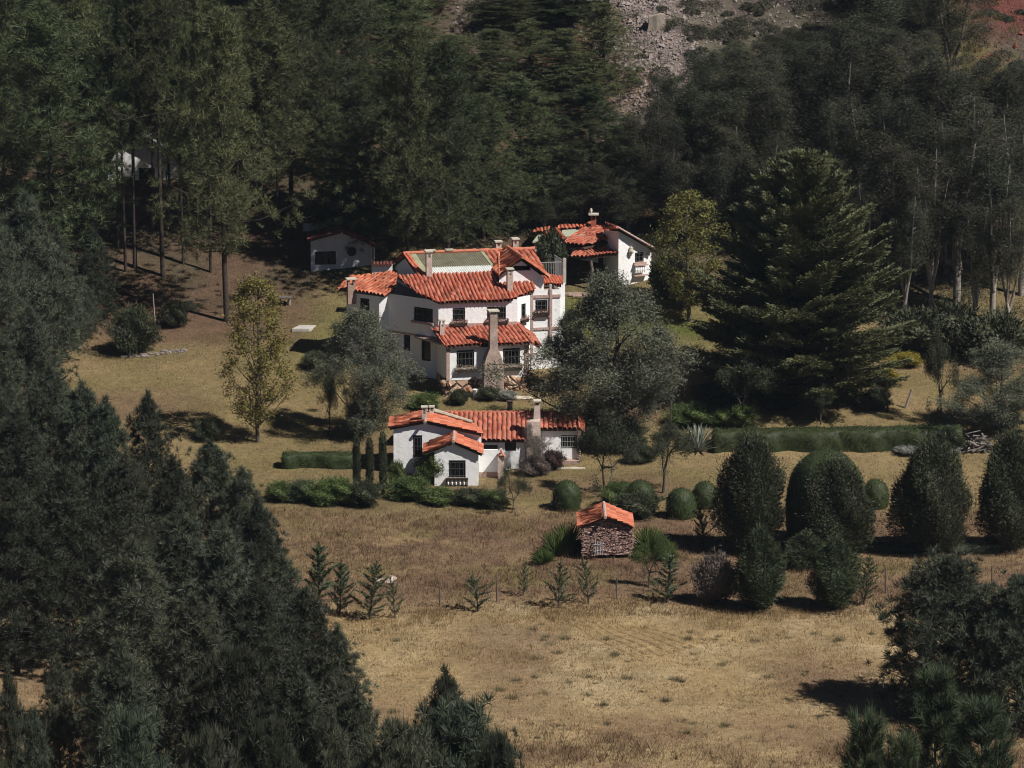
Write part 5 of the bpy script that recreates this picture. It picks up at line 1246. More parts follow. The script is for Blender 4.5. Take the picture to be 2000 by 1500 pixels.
for px, Y, top, lab, wp in (
    (700, 24, 170, 'dark low branched pine just behind the shaded house roof', 190),
    (655, 28, 210, 'dark pine with low boughs left above the shaded house', 150),
    (780, 26, 200, 'dark pine standing behind the left chimney of the glass roof', 220),
    (860, 27, 130, 'dark pine standing behind the middle of the glass roof', 230),
    (945, 26, 190, 'dark pine standing behind the tiled ridge right of the glass roof', 200),
    (1010, 29.5, 150, 'dark pine rising behind the two rear chimneys of the big house', 210),
    (1090, 30, 230, 'dark pine left behind the gabled house', 190),
    (1150, 30.5, 170, 'dark pine behind the cross topped chimney', 200),
    (1205, 30, 250, 'dark pine at the right end of the dense wood, above the gable', 150),
    (800, 40, 30, 'rounded pine crown with a lit top above the left chimney', 220),
    (880, 43, 70, 'dark pine below the small purple patch of hillside', 220),
    (960, 41, 60, 'pine in the dense wood above the small dormer', 200),
    (1035, 43, 40, 'bright green pointed pine in the middle of the dense wood', 130),
    (1100, 41, 60, 'dark pine above the pale green sheet roof', 210),
    (1175, 42, 10, 'tall dark pine bordering the rocky scree on its left', 170),
    (985, 52, -20, 'pine reaching the top edge right of the purple patch', 180),
    (1120, 52, -60, 'pine reaching the top edge left of the scree', 210),
    (820, 53, -60, 'pine reaching the top edge left of the purple patch', 170),
    (1060, 55, -60, 'thin crowned pine with bare grey branches at the top edge', 150)):
    place('pinelow', px, Y, top, lab, wp, GP, random.randint(0, 4))
for px, Y, top, lab, wp, v in ((795, 19, 60, 'tall pine straight above the left edge of the glass roof', 210, 0), (880, 20.5, 90, 'tall pine straight above the right part of the glass roof', 210, 1)):
    place('pine', px, Y, top, lab, wp, GP, v)
for px, Y, top, lab, wp in ((1062, 27.5, 330, 'low dark tree behind the rear tiled roof left of the gabled house', 130), (1135, 28.5, 300, 'low dark tree right behind the cross topped chimney', 120), (1225, 26.5, 330, 'low dark tree behind the gable peak', 110)):
    place('eucalow', px, Y, top, lab, wp, 'low dark trees behind the gabled house')
GE = 'eucalyptus trees on the right hand slope'
for px, Y, top, lab, wp, k in (
    (1262, 30, 165, 'dark gum tree at the foot of the scree', 120, 'eucalow'), (1335, 33, 125, 'gum tree rising right of the scree', 130, 'euca'), (1400, 31, 150, 'gum tree with a thin dark bare trunk above the golden tree', 140, 'euca'),
    (1450, 38, 60, 'gum tree below the rocks at the top right', 150, 'euca'), (1505, 30, 130, 'very dark gum tree left behind the great cedar top', 150, 'euca'), (1560, 36, 60, 'gum tree straight behind the great cedar top', 150, 'euca'),
    (1625, 31, 110, 'gum tree with a dark round nest in its crown', 150, 'euca'), (1690, 38, 40, 'gum tree high on the slope below the grass patch', 150, 'euca'), (1650, 47, -40, 'tall gum tree reaching the top edge right of the rocks', 150, 'euca'), (1730, 47, -50, 'tall gum tree reaching the top edge left of the dry grass gully', 130, 'euca'),
    (1840, 43, -30, 'dark gum tree between the dry grass gully and the red earth', 130, 'euca'), (1755, 31, 130, 'gum tree right of the great cedar top', 160, 'euca'), (1690, 26, 230, 'gum tree right behind the shoulder of the great cedar', 150, 'euca'),
    (1830, 30, 150, 'gum tree below the dry grass at right', 150, 'euca'), (1900, 32, 170, 'gum tree below the red earth bank', 150, 'euca'), (1975, 31, 170, 'gum tree at the right edge below the red earth', 150, 'euca'),
    (1440, 26, 240, 'low dark gum tree left of the great cedar', 140, 'eucalow'), (1330, 26, 290, 'low gum tree behind the golden tree', 110, 'eucalow'), (1385, 25, 270, 'low gum tree filling behind the golden tree at its right', 110, 'eucalow'),
    (1745, 20, 300, 'gum tree standing in deep shade right of the great cedar', 150, 'euca'), (1815, 15, 330, 'gum tree with a pale slim trunk in the dark wood at right', 130, 'euca'), (1865, 18, 270, 'tall gum tree with pale trunk second in the dark wood', 150, 'euca'),
    (1935, 15, 320, 'gum tree with crooked pale trunk near the right edge', 130, 'euca'), (1990, 19, 260, 'gum tree cut by the right edge above the silver tree', 150, 'euca'), (1965, 12, 420, 'slim pale stemmed gum tree above the silver tree', 90, 'euca'),
    (1790, 24, 230, 'gum tree deep in the dark wood right of the cedar', 160, 'euca'), (1910, 24, 230, 'gum tree deep in the dark wood near the right edge', 160, 'euca'),
    (1520, 46, 30, 'small gum tree between the pale rocks at the top', 100, 'eucalow'), (1590, 43, 40, 'low gum tree right of the pale rocks at the top', 120, 'eucalow'), (1375, 40, 130, 'low gum tree on the edge of the scree', 100, 'eucalow'), (1480, 27, 330, 'dark gum tree touching the left shoulder of the cedar', 130, 'eucalow')):
    if px > 1800 and Y < 20: k = 'gumhigh'
    place(k, px, Y, top - 35 if px > 1610 else top + 25, lab, wp * .9, GE)
for px, Y, top, lab, wp in (
    (1300, 36, 150, 'gum tree rising on the right border of the scree', 90), (1365, 36, 100, 'gum tree behind the thin dark bare trunk', 100), (1425, 42, 85, 'tall gum tree right below the pale boulders', 100), (1475, 34, 110, 'dark narrow gum tree two crowns left of the cedar top', 100), (1530, 40, 80, 'narrow gum tree straight above the cedar top', 100),
    (1585, 31, 100, 'gum tree just right of the cedar top', 100), (1610, 40, 50, 'tall gum tree above the dark round nest', 100), (1665, 34, 70, 'gum tree right beside the dark round nest', 100), (1720, 34, 60, 'tall gum tree below the dry grass gully', 100), (1775, 37, 60, 'gum tree at the bottom of the dry grass gully', 100),
    (1795, 28, 130, 'dark gum tree in front of the gully bottom', 100), (1865, 36, 110, 'gum tree in front of the dry slope left of the red earth', 100), (1940, 37, 130, 'gum tree straight below the red earth corner', 100), (1870, 26, 200, 'gum tree behind the tall pale trunk', 110), (1955, 26, 220, 'gum tree in the second rank at the right edge', 110),
    (1725, 27, 180, 'gum tree behind the right shoulder of the cedar', 100), (1620, 26, 200, 'gum tree hidden half behind the cedar crown right side', 100), (1490, 24, 260, 'gum tree hidden half behind the cedar crown left side', 100), (1410, 28, 200, 'gum tree above the right side of the golden tree', 100), (1300, 26, 240, 'gum tree above the right end of the gabled house', 90),
    (1690, 19, 330, 'gum tree with its foot hidden by the cedar right boughs', 90), (1765, 14, 380, 'gum tree standing closest to the cedar at right', 90), (1840, 22, 250, 'gum tree in the middle rank of the dark wood', 100), (1900, 13, 400, 'slender gum tree in front of the dark wood', 80), (1990, 38, 120, 'gum tree on the right edge below the red bank', 90), (1690, 52, -60, 'gum tree cut by the top edge above the gully', 90), (1785, 50, -30, 'gum tree cut by the top edge right of the gully', 80), (1570, 48, 50, 'gum tree among the pale rocks at the top edge', 80)):
    place('gumhigh' if Y < 20 else 'euca', px, Y, top, lab, wp, GE)

# low dark shade trees closing the wood right of the cedar
for px, base, top, wp, lab in ((1790, 690, 610, 120, 'low dark bush at the foot of the pale gum trunks'), (1860, 690, 600, 120, 'dark bush left of the silver tree'), (1945, 700, 620, 130, 'dark bush behind the silver tree'), (1300, 585, 500, 60, 'dark shrub right of the gabled house'), (1335, 600, 520, 60, 'dark shrub under the golden tree behind')):
    place('hillbush', px, 0, top, lab, wp, 'dark undergrowth bushes', base=base, leaf=LM['dark'])
r_ = place('olive', 1653, 29.5, 190, 'dark round ball of twigs and leaves high in the gum crowns', 30, h=.9, nm='hanging_nest', cat='nest'); r_.location.z = W(1653, 215, 29.5).z
place('hillbush', 1073, 21.2, 458, 'dark leafy bush between the big house gable and the gabled house', 56, 'dark undergrowth bushes', leaf=LM['dark'])
place('hillbush', 1096, 21.6, 482, 'low dark bush under the eave left of the porch', 34, 'dark undergrowth bushes', leaf=LM['dark'])
# the great cedar
KINDS['cedar'] = dict(v=[cedar_tree(131)], leaf=LM['cedar'], bark=BARK, names=('trunk', 'crown'), nm='cedar_tree', used=0)
KINDS['cedar']['v'][0][0].materials.append(BARK); KINDS['cedar']['v'][0][1].materials.append(LM['cedar'])
place('cedar', 1562, 1.5, 312, 'great spreading cedar with layered boughs, the widest tree at right of centre', 335, var=0, rz=3.4)
# golden trees
place('gold', 503, 0, 545, 'yellow leaved poplar alone in the middle of the left lawn', 128, 'golden autumn poplars', 0, base=866)
place('gold', 1345, 15, 372, 'yellow leaved poplar between the gabled house and the great cedar', 125, 'golden autumn poplars', 1, leaf=LM['goldgreen'])
# silver trees
GS = 'silvery leaved trees round the houses'
place('grey', 712, 0, 603, 'silvery round tree in front of the left wing of the big house', 195, GS, 0, base=850)
place('grey', 1188, 0, 532, 'largest silvery tree, right of the big house front', 262, GS, 1, base=866)
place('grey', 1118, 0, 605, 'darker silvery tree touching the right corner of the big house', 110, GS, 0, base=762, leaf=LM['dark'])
place('grey', 1950, 0, 670, 'silvery tree at the right edge above the brush pile', 190, GS, 1, base=838)
place('sparse', 640, 0, 700, 'thin dark tree left of the silvery round tree', 60, base=856)
place('sparse', 1180, 0, 800, 'small forked tree right of the cottage with a dark crown', 130, 'small forked trees by the cottage', 0, base=962)
place('sparse', 1295, 0, 830, 'small forked tree between the clipped domes', 110, 'small forked trees by the cottage', 1, base=965)
place('sparse', 998, 0, 912, 'little crooked tree in front of the gate pillar', 75, 'small forked trees by the cottage', 0, base=1002)
place('sparse', 1450, 0, 700, 'thin twiggy tree before the cedar at its left foot', 110, 'twiggy trees below the cedar', 1, base=835)
place('sparse', 1605, 0, 730, 'twiggy tree with a fork below the cedar', 90, 'twiggy trees below the cedar', 0, base=830)
place('sparse', 1735, 0, 740, 'leaning twiggy tree right below the cedar', 90, 'twiggy trees below the cedar', 1, base=808)
place('sparse', 1838, 0, 630, 'slim dark stemmed tree beside the right end of the hedge', 90, 'twiggy trees below the cedar', 0, base=830)
place('sparse', 1052, 0, 832, 'dry twisted brown bush covering the foot of the cottage chimney', 78, base=927, leaf=LM['dead'])
place('bare', 1310, 0, 640, 'leafless slim tree right of the largest silvery tree', 60, base=862)
place('bush', 1770, 0, 690, 'bush with bright yellow blossom beside the path at right', 60, base=715, leaf=LM['yellow'])
place('bush', 1735, 0, 722, 'small yellow flowering bush at the cedar foot', 34, base=740, leaf=LM['yellow'])
place('bush', 262, 0, 608, 'round dark shrub on the left lawn with a lit green top', 85, base=690, leaf=LM['dark'])
place('bush', 265, 0, 606, 'light green leaves over the round dark shrub on the left lawn', 58, base=655, nm='leafy_sapling')
place('bush', 342, 0, 590, 'small dark shrub right of the thin pole', 46, base=640, leaf=LM['dark'])
place('sparse', 365, 0, 590, 'low twiggy shrub in the pine shade right of the thin pole', 50, base=632)
# soft grey conifers at the left edge
GF = 'bushy young pines on the near slope at left'
for px, Y, top, wp, k, lab in (
    (55, 6, 365, 160, 'fg', 'soft grey green conifer below the broad upper left pine'), (-10, 0, 400, 150, 'fg', 'grey green conifer cut by the left edge'), (118, 8, 440, 80, 'fg', 'narrow grey conifer right of the soft grey one'), (185, 15, 440, 80, 'fg', 'darker conifer before the slim pine trunks'),
    (150, 12, 540, 80, 'fground', 'low conifer where the lawn meets the left wood'),
    (58, -10, 592, 150, 'fg', 'bushy pine below the soft grey conifer'), (-5, -14, 630, 150, 'fg', 'bushy pine on the left edge below the grey conifers'),
    (95, -24, 700, 140, 'fg', 'pine with a broad dark top at the left lawn corner'), (160, -31, 735, 150, 'fg', 'pine whose pointed top touches the lawn at left'), (205, -36, 765, 150, 'fg', 'second pointed pine right along the lawn edge'),
    (288, -33, 755, 130, 'fg', 'pine with a lone narrow top standing against the lawn'), (30, -36, 790, 190, 'fg', 'pine at the left edge at half height'),
    (332, -40, 880, 130, 'fg', 'pine below the lone narrow top'), (408, -34, 850, 140, 'fg', 'pine whose top meets the dark shade strip'), (240, -44, 880, 170, 'fg', 'pine in the middle of the left mass below the pointed pair'),
    (120, -46, 900, 190, 'fg', 'wide pine in the left mass near the edge'), (470, -36, 905, 120, 'fg', 'pine left of the long low hedge'), (500, -45, 965, 130, 'fg', 'pine at the right border of the mass by the brown grass'),
    (345, -52, 980, 190, 'fg', 'pine in the heart of the near wood'), (430, -56, 1010, 190, 'fg', 'large pine right of the heart of the near wood'), (20, -48, 930, 170, 'fg', 'pine on the left edge above the dark hollow'),
    (250, -58, 1040, 200, 'fg', 'pine left below the heart of the near wood'), (545, -54, 1075, 160, 'fg', 'pine bulging over the brown grass at the border'), (590, -62, 1140, 170, 'fg', 'pine beside the tallest seedlings'),
    (495, -64, 1120, 200, 'fg', 'broad pine in the lower middle of the near wood'), (370, -68, 1150, 200, 'fg', 'broad pine low in the near wood'), (655, -64, 1215, 130, 'fg', 'pine at the lower right border of the near wood'),
    (225, -74, 1240, 180, 'fg', 'pine beside the black hollow'), (455, -76, 1260, 200, 'fground', 'low spreading pine near the bottom of the near wood'), (570, -76, 1290, 200, 'fg', 'pine over the bottom row of the near wood'),
    (690, -78, 1330, 170, 'fg', 'blue green pine left of the dark topped pine'), (100, -72, 1270, 110, 'fg', 'small pine standing in the black hollow'), (50, -84, 1375, 110, 'fg', 'narrow green pine in the bottom left corner'),
    (240, -86, 1390, 190, 'fground', 'green low pine at the bottom edge'), (640, -86, 1370, 150, 'fg', 'pine with drooping dark hook shaped bough at the bottom edge'), (770, -88, 1400, 200, 'fground', 'blue green pine at the bottom edge right of the hook bough'),
    (868, -80, 1290, 150, 'fg', 'dark pine with a high separate top at the bottom centre'), (900, -86, 1370, 260, 'fground', 'wide dark pine skirt below the separate top'), (975, -90, 1425, 130, 'fground', 'lowest pine at the bottom centre right'),
    (520, -88, 1400, 180, 'fground', 'broad leafy looking pine bottom left of centre'), (400, -90, 1420, 170, 'fground', 'grey green pine at the bottom edge near the white twigs')):
    place(k, px, Y, top, lab, wp * 1.12, GF)
place('fg', 2, -82, 1290, 'pine low on the left edge above the bottom corner', 110, GF)
place('bare', 335, -88, 1340, 'pale leafless shrub with white twigs at the bottom left', 150, leaf=LM['whiteleaf'], h=4.2)
GR = 'young pines at the lower right'
place('fground', 1848, 0, 1085, 'big rounded pine alone on the field at lower right', 250, GR, 0, base=1392)
place('fground', 2005, -56, 1120, 'pine cut by the right edge beside the big rounded pine', 190, GR, 1)
for px, Y, top, wp, lab in ((1842, -80, 1312, 190, 'open young pine with a bare stem before the rounded pine'), (1705, -84, 1398, 150, 'small plumed pine at the bottom edge left of the bare stem'), (1935, -84, 1372, 200, 'plumed pine at the bottom right corner'), (1775, -88, 1440, 150, 'lowest plumed pine between its two neighbours')):
    place('long', px, Y, top, lab, wp, GR)
# dark ovoid shrubs in the garden row
GD = 'big dark ovoid shrubs in the garden row'
for px, base, top, wp, v, lab in ((1465, 1080, 858, 128, 0, 'leftmost of the big dark ovoid shrubs'), (1632, 1085, 900, 135, 1, 'big dark shrub standing before the giant clipped dome'), (1817, 1080, 866, 145, 2, 'big dark ovoid shrub right of the small lone dome'), (1972, 1075, 845, 125, 0, 'big dark ovoid shrub at the right edge')):
    place('darkshrub', px, 0, top, lab, wp, GD, v, base=base)
place('juniper', 1482, 0, 1035, 'dark juniper left of the dry grass gap', 96, 'dark junipers in the fence row', 0, base=1192)
place('juniper', 1630, 0, 1052, 'dark juniper right of the dry grass gap', 92, 'dark junipers in the fence row', 1, base=1192)
place('juniper', 1575, 0, 1040, 'feathery juniper bough mass between the dark junipers', 80, 'dark junipers in the fence row', 0, base=1110)
place('greybush', 1396, 0, 1088, 'pale grey twiggy bush left of the dark juniper', 78, base=1180, leaf=LM['dead'])
GC = 'young cypresses along the fence line'
for px, base, top, wp, k, v, lab in ((622, 1175, 1060, 70, 'seed', 0, 'tallest young cypress at the left end of the fence line'), (663, 1200, 1095, 50, 'seed', 1, 'thin young cypress right of the tallest one'), (722, 1212, 1097, 62, 'seed', 2, 'young cypress before the flat pale rock'), (772, 1210, 1127, 40, 'seed', 0, 'small young cypress right of the flat pale rock'),
    (934, 1195, 1125, 58, 'seedopen', 0, 'crooked seedling leaning right between two dark posts'), (1022, 1165, 1096, 34, 'seed', 1, 'narrow seedling right of the taller dark post'), (1090, 1188, 1096, 58, 'seed', 2, 'bushy seedling left of the narrow tall one below the hut'), (1150, 1180, 1085, 50, 'seed', 0, 'narrow tall seedling below the stone hut'),
    (1303, 1178, 1080, 66, 'seed', 1, 'seedling with bare side branches left of the grey bush'), (1687, 1182, 1083, 44, 'seed', 2, 'narrow seedling right of the dark junipers'), (1375, 1070, 985, 34, 'seed', 0, 'slim sapling under the clipped dome by the ovoid shrub')):
    place(k, px, 0, top, lab, wp, GC, (px // 7) % 6 if k == 'seed' else v, base=base)
place('sparse', 1268, 0, 1045, 'leafy small tree at the right side of the stone hut', 90, base=1150, leaf=LM['green'])
place('bare', 1258, 0, 1100, 'small dry twiggy shrub in the grass below the hut', 40, base=1160)
# column cypresses by the cottage
for px, base, top, lab in ((697, 962, 850, 'left of the three column cypresses beside the cottage'), (722, 958, 852, 'middle of the three column cypresses beside the cottage'), (748, 968, 840, 'right and tallest of the three column cypresses beside the cottage')):
    place('column', px, 0, top, lab, 17, 'column cypresses beside the cottage', 0, base=base)
place('juniper', 1850, 0, 838, 'pointed dark cypress pair at the end of the clipped hedge', 60, base=885, v=None) if False else place('juniper', 1850, 0, 835, 'pointed dark cypress at the right end of the clipped hedge', 55, base=886)
# garden bushes
GB = 'green bushes of the garden'
for px, base, top, wp, m_, lab in (
    (548, 978, 943, 56, 'green', 'low bush at the left end of the lower bush row'), (592, 980, 940, 62, 'young', 'second bush from the left in the lower bush row'), (655, 983, 937, 90, 'green', 'wide bush left of the column cypresses'), (712, 990, 942, 66, 'dark', 'dark bush at the feet of the column cypresses'),
    (800, 975, 935, 80, 'green', 'bush before the shaded wall of the cottage'), (860, 985, 955, 80, 'green', 'bush straight below the vine clad corner'), (918, 985, 957, 76, 'dark', 'bush below the front window of the cottage'), (965, 990, 960, 60, 'green', 'last bush of the row toward the crooked tree'), (776, 955, 905, 34, 'green', 'upright bush at the left corner of the cottage'),
    (843, 945, 884, 52, 'green', 'leafy vine climbing the corner of the cottage front'), (1078, 916, 882, 50, 'redbrown', 'dark red brown shrub before the cottage chimney'), (1044, 928, 893, 56, 'dead', 'dry dead shrub against the cottage chimney'),
    (955, 782, 757, 44, 'dark', 'rounded bush at the foot of the tall chimney'), (897, 790, 762, 40, 'dark', 'small bush below the boulder base at left'), (990, 782, 764, 40, 'whiteleaf', 'pale grey leaved plant beside the chimney foot'),
    (412, 860, 815, 50, 'dark', 'dark bush at the left end of the shade strip'), (620, 720, 690, 60, 'dark', 'bush left of the silvery tree by the house wall'), (830, 800, 770, 60, 'green', 'bush between the silvery tree and the cottage roof'), (1450, 838, 795, 60, 'green', 'bush behind the left end of the clipped hedge'), (1350, 830, 792, 90, 'green', 'green iris clump behind the agave'), (1410, 832, 800, 50, 'green', 'second green clump right behind the agave'),
    (1245, 1010, 965, 90, 'dark', 'grey green bush behind the hut roof'), (1200, 990, 945, 50, 'green', 'bush left behind the hut roof'), (1250, 905, 870, 60, 'dark', 'dark bush below the largest silvery tree'), (1165, 880, 840, 60, 'dark', 'dark bush at the trunk of the largest silvery tree'), (1225, 880, 830, 80, 'dark', 'wide dark bush under the largest silvery tree'),
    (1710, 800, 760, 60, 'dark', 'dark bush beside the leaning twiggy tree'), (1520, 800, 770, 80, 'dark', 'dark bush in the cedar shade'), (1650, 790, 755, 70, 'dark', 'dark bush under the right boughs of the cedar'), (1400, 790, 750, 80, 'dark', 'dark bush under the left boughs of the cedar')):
    place('bush', px, 0, top, lab, wp, GB, base=base, leaf=LM[m_])
for px, base, top, wp, lab in ((1775, 885, 870, 60, 'grey white bush in front of the hedge right part'), (1858, 888, 872, 40, 'grey white bush before the pointed cypress'), (1700, 985, 965, 24, 'small grey plant right of the lone dome')):
    place('greybush', px, 0, top, lab, wp, 'grey white bushes', base=base, leaf=LM['whiteleaf'])
# ------------------------------------------------------------------ clipped domes and hedges
def clipped(name, label, cat, pts, m, group=None, dens=170, sz=.07):
    """clipped foliage: a solid lumpy body covered with small leaves. pts = bmesh already in world metres"""
    bm = pts; bmesh.ops.recalc_face_normals(bm, faces=bm.faces[:]); bmesh.ops.triangulate(bm, faces=bm.faces[:])
    V = []; N_ = []
    c = sum((v.co for v in bm.verts), Vector()) / len(bm.verts); c.z = min(v.co.z for v in bm.verts)
    bm.normal_update()
    for f in bm.faces:
        k = f.calc_area() * dens; k = int(k) + (random.random() < k - int(k)); a, b, d = [v.co for v in f.verts]
        for _ in range(k):
            r1, r2 = random.random(), random.random()
            if r1 + r2 > 1: r1, r2 = 1 - r1, 1 - r2
            V.append(a + (b - a) * r1 + (d - a) * r2 - c); N_.append(f.normal)
    V = np.array([tuple(v) for v in V]); N_ = np.array([tuple(v) for v in N_])
    global rng; rng = np.random.default_rng(len(V))
    d = unit(N_ * .9 + rand_dirs(len(V)) * .9); s = unit(np.cross(d, rand_dirs(len(V)))) * sz * .28
    P = V + N_ * (rng.normal(0, .03, (len(V), 1)) + (rng.random((len(V), 1)) ** 14) * .16)
    tri = np.stack([P - s, P + s, P + d * sz * rng.uniform(.6, 1.3, (len(V), 1))], 1).reshape(-1, 3)
    r = empty(name, c); tag(r, label, cat, group)
    bmesh.ops.translate(bm, verts=bm.verts, vec=-c)
    from_bm('body', bm, m, r, True); link('leaves', tri_mesh('leaves', tri), m, r)
    return r
def dome(px, base, top, wp, label, pw=2.4, legs=False, dens=300, lump=.04, sz=.075):
    g = G(px, base); h = W(px, top, g.y).z - g.z; r = wp / FPX * (g.y - CAMY) / _c / 2
    bm = bmesh.new(); bmesh.ops.create_icosphere(bm, subdivisions=5 if wp > 100 else 4, radius=1)
    for v in bm.verts:
        x, y, z = v.co; zz_ = max(z, -.55); hr = (1 - abs(zz_) ** pw) ** (1 / 2.0) if zz_ > 0 else 1 - .12 * zz_ * zz_ * 3
        l = math.hypot(x, y) or 1; hr = hr if z > -.55 else hr * math.hypot(x, y) / .83
        n_ = 1 + lump * math.sin(x * 7 + px) * math.sin(z * 6 + y * 5)
        v.co = Vector((g.x + x / l * hr * r * n_, g.y + y / l * hr * r * n_, g.z + h * (zz_ + .55) / 1.55 - .02))
    return clipped('topiary_dome', label, 'topiary', bm, LM['box'], 'clipped topiary domes', dens, sz)
dome(1107, 994, 938, 55, 'leftmost clipped dome, lowest near the little white stone')
dome(1219, 985, 942, 58, 'clipped dome half hidden by the dark dome left of the forked tree')
dome(1250, 1003, 938, 62, 'greyer clipped dome beside the fork of the small tree')
dome(1330, 1011, 953, 58, 'clipped dome directly right of the forked tree')
dome(1376, 990, 940, 50, 'clipped dome touching the big dark ovoid shrub', 2.2)
dome(1709, 991, 936, 53, 'small lone clipped dome between two big dark shrubs')
dome(1612, 1072, 878, 158, 'giant clipped dome behind the big dark shrub', 2.6, dens=120, lump=.03)
def hedge(name, x0, x1, Yf, dep, ztop, label, m, dens=170, wob=.11, dz=0):
    bm = bmesh.new(); n = max(6, int((x1 - x0) / .35)); prof = [(0, 0), (0, .55), (.02, .9), (.1, 1), (.5, 1.02), (.9, 1), (1, .88), (1, 0)]
    rows = []
    for i in range(n + 1):
        t = i / n; x = x0 + (x1 - x0) * t; row = []
        for (a, b) in prof:
            y = Yf(t) + dep * a; zb_ = float(H(x, y)) - .1; zt_ = ztop(t)
            wv = wob * math.sin(x * 2.1 + a * 5) + wob * .6 * math.sin(x * 5.3 + b * 4)
            row.append(bm.verts.new((x, y + wv * (1 if a < .5 else -1), zb_ + (zt_ - zb_) * b + wv * .5 * b)))
        rows.append(row)
    for r0, r1 in zip(rows, rows[1:]):
        for j in range(len(prof) - 1): bm.faces.new((r0[j], r1[j], r1[j + 1], r0[j + 1]))
    bm.faces.new(rows[0]); bm.faces.new(rows[-1][::-1])
    return clipped(name, label, 'hedge', bm, m, None, dens, .09)
ga, gb_ = G(1400, 884), G(1885, 884)
yh = ga.y; hedge('clipped_hedge', X(1395, yh), X(1882, yh), lambda t: yh - .1 + .2 * t, 1.6, lambda t: W(1600, 846 - 5 * t, yh).z, 'long clipped green hedge crossing below the great cedar', LM['box'], 130)
ga = G(620, 917); yh2 = ga.y; hedge('low_hedge', X(549, yh2), X(702, yh2), lambda t: yh2, 1.0, lambda t: W(620, 889, yh2).z, 'dark low hedge left of the column cypresses', LM['box'], 150)
ga = G(1600, 1084); hedge('rough_hedge', X(1660, ga.y), X(1960, ga.y), lambda t: ga.y, .8, lambda t: W(1600, 1066, ga.y).z, 'ragged dark hedge strip between the ovoid shrubs and the dry grass', LM['dark'], 160, .12)
# ------------------------------------------------------------------ agave and long leaved clumps
def blade_plant(name, label, cat, px, base, wp, top, n, m, wd, curl=.35, bias=0, flat=1.0, spread=1.2):
    g = G(px, base); Rr = wp / FPX * (g.y - CAMY) / _c / 2; Hh = W(px, top, g.y).z - g.z; R = random.Random(px); V = []; F = []
    for i in range(n):
        az = i * 2.39996; f = (i + .5) / n; el = 1.45 - spread * f ** .8; L = math.hypot(Rr, Hh * .5) * R.uniform(.8, 1.05) if f > .5 else Hh * R.uniform(.8, 1.0)
        d = Vector((math.cos(az) * math.cos(el) + bias * .3, math.sin(az) * math.cos(el) * flat, math.sin(el))).normalized(); side = d.cross(Vector((0, 0, 1))).normalized(); up = side.cross(d)
        k0 = len(V); N_ = 6
        for j in range(N_ + 1):
            t = j / N_; w_ = wd * (.6 + .9 * t) * (1 - t) ** .55 if t < 1 else 0; c = d * L * t - Vector((0, 0, 1)) * curl * L * t * t * f * .6
            V += [tuple(c - side * w_ + up * w_ * .5), tuple(c + side * 0 - up * .02), tuple(c + side * w_ + up * w_ * .5)]
        for j in range(N_):
            a = k0 + j * 3; F += [(a, a + 1, a + 4, a + 3), (a + 1, a + 2, a + 5, a + 4)]
    me = np_mesh(name, np.array(V), np.array(F)); o = link(name, me, m); o.location = g; return tag(o, label, cat)
blade_plant('agave_plant', 'huge agave with pale grey sword leaves left of the clipped hedge', 'agave', 1362, 882, 86, 822, 70, mat('agave_leaf', (.34, .37, .30), .6, (.16, .19, .15), 3, spec=.3), .075, .2)
lfm = mat('reed_leaf', (.10, .14, .035), .6, (.055, .08, .025), 6)
for px, base, wp, top, n, lab in ((1085, 1086, 76, 1030, 260, 'tall green reedy plant left of the stone hut'), (1108, 1075, 60, 1012, 200, 'green reedy plant leaning on the hut side'), (1060, 1102, 60, 1068, 200, 'low green reeds left of the hut path'), (1268, 1080, 76, 1022, 260, 'green reedy clump right of the stone hut'), (1300, 1095, 60, 1050, 180, 'green reedy clump farther right of the hut')):
    blade_plant('reed_clump', lab, 'reeds', px, base, wp, top, n, lfm, .018, .5, spread=.9)['group'] = 'green reed clumps by the hut'
blade_plant('succulent_plant', 'small whitish spiky plant at the right wall of the hut', 'succulent', 1243, 1066, 22, 1050, 36, M['cap'], .02, .3)
# ------------------------------------------------------------------ stuff: grasses, litter, scree
rng = np.random.default_rng(77)
def scatter(n, y0, y1, dens=None, x0=None, x1=None):
    y = rng.uniform(y0, y1, n); half = 1030 / FPX * (y + 224); x = rng.uniform(-1, 1, n) * half if x0 is None else rng.uniform(x0, x1, n)
    if dens is not None: k = rng.random(n) < dens(x, y); x, y = x[k], y[k]
    return x, y
def grass(name, n, y0, y1, ln, wd, m, dens=None, per=5, rad_=.09, label=None):
    x, y = scatter(n, y0, y1, dens); z = H(x, y); c = np.repeat(np.stack([x, y, z - .01], 1), per, 0); k = len(c)
    lf = np.repeat(ln * rng.uniform(.5, 1.4, len(x)) * (.6 + .9 * vnoise(x, y, 3, 31)), per)
    b = c + np.concatenate([rng.normal(size=(k, 2)) * rad_, np.zeros((k, 1))], 1); d = unit(rand_dirs(k) * .55 + np.array([0, 0, 1.])); s = unit(np.cross(d, rand_dirs(k))) * wd * .5
    V = np.stack([b - s, b + s, b + d * (lf * rng.uniform(.6, 1.2, k))[:, None]], 1).reshape(-1, 3)
    o = link(name, tri_mesh(name, V), m); tag(o, label, 'grass', None, 'stuff'); return o
gs = mat('dry_grass_blades', (.30, .205, .095), .9, (.17, .11, .055), .35, spec=.05, col3=(.36, .27, .14), detail=9)
gb = mat('brown_grass_blades', (.20, .13, .075), .9, (.125, .08, .05), .4, spec=.05, col3=(.27, .20, .11), detail=9)
gg = mat('green_grass_blades', (.12, .13, .045), .9, (.09, .08, .035), .5, spec=.05, col3=(.16, .15, .06), detail=9)
nz = lambda x, y, s, k: vnoise(x, y, s, k)
grass('field_grass', 26000, -68, -38, .13, .028, gs, lambda x, y: .25 + nz(x, y, 2.5, 41), 4, .12, 'short straw coloured stubble of the open field')
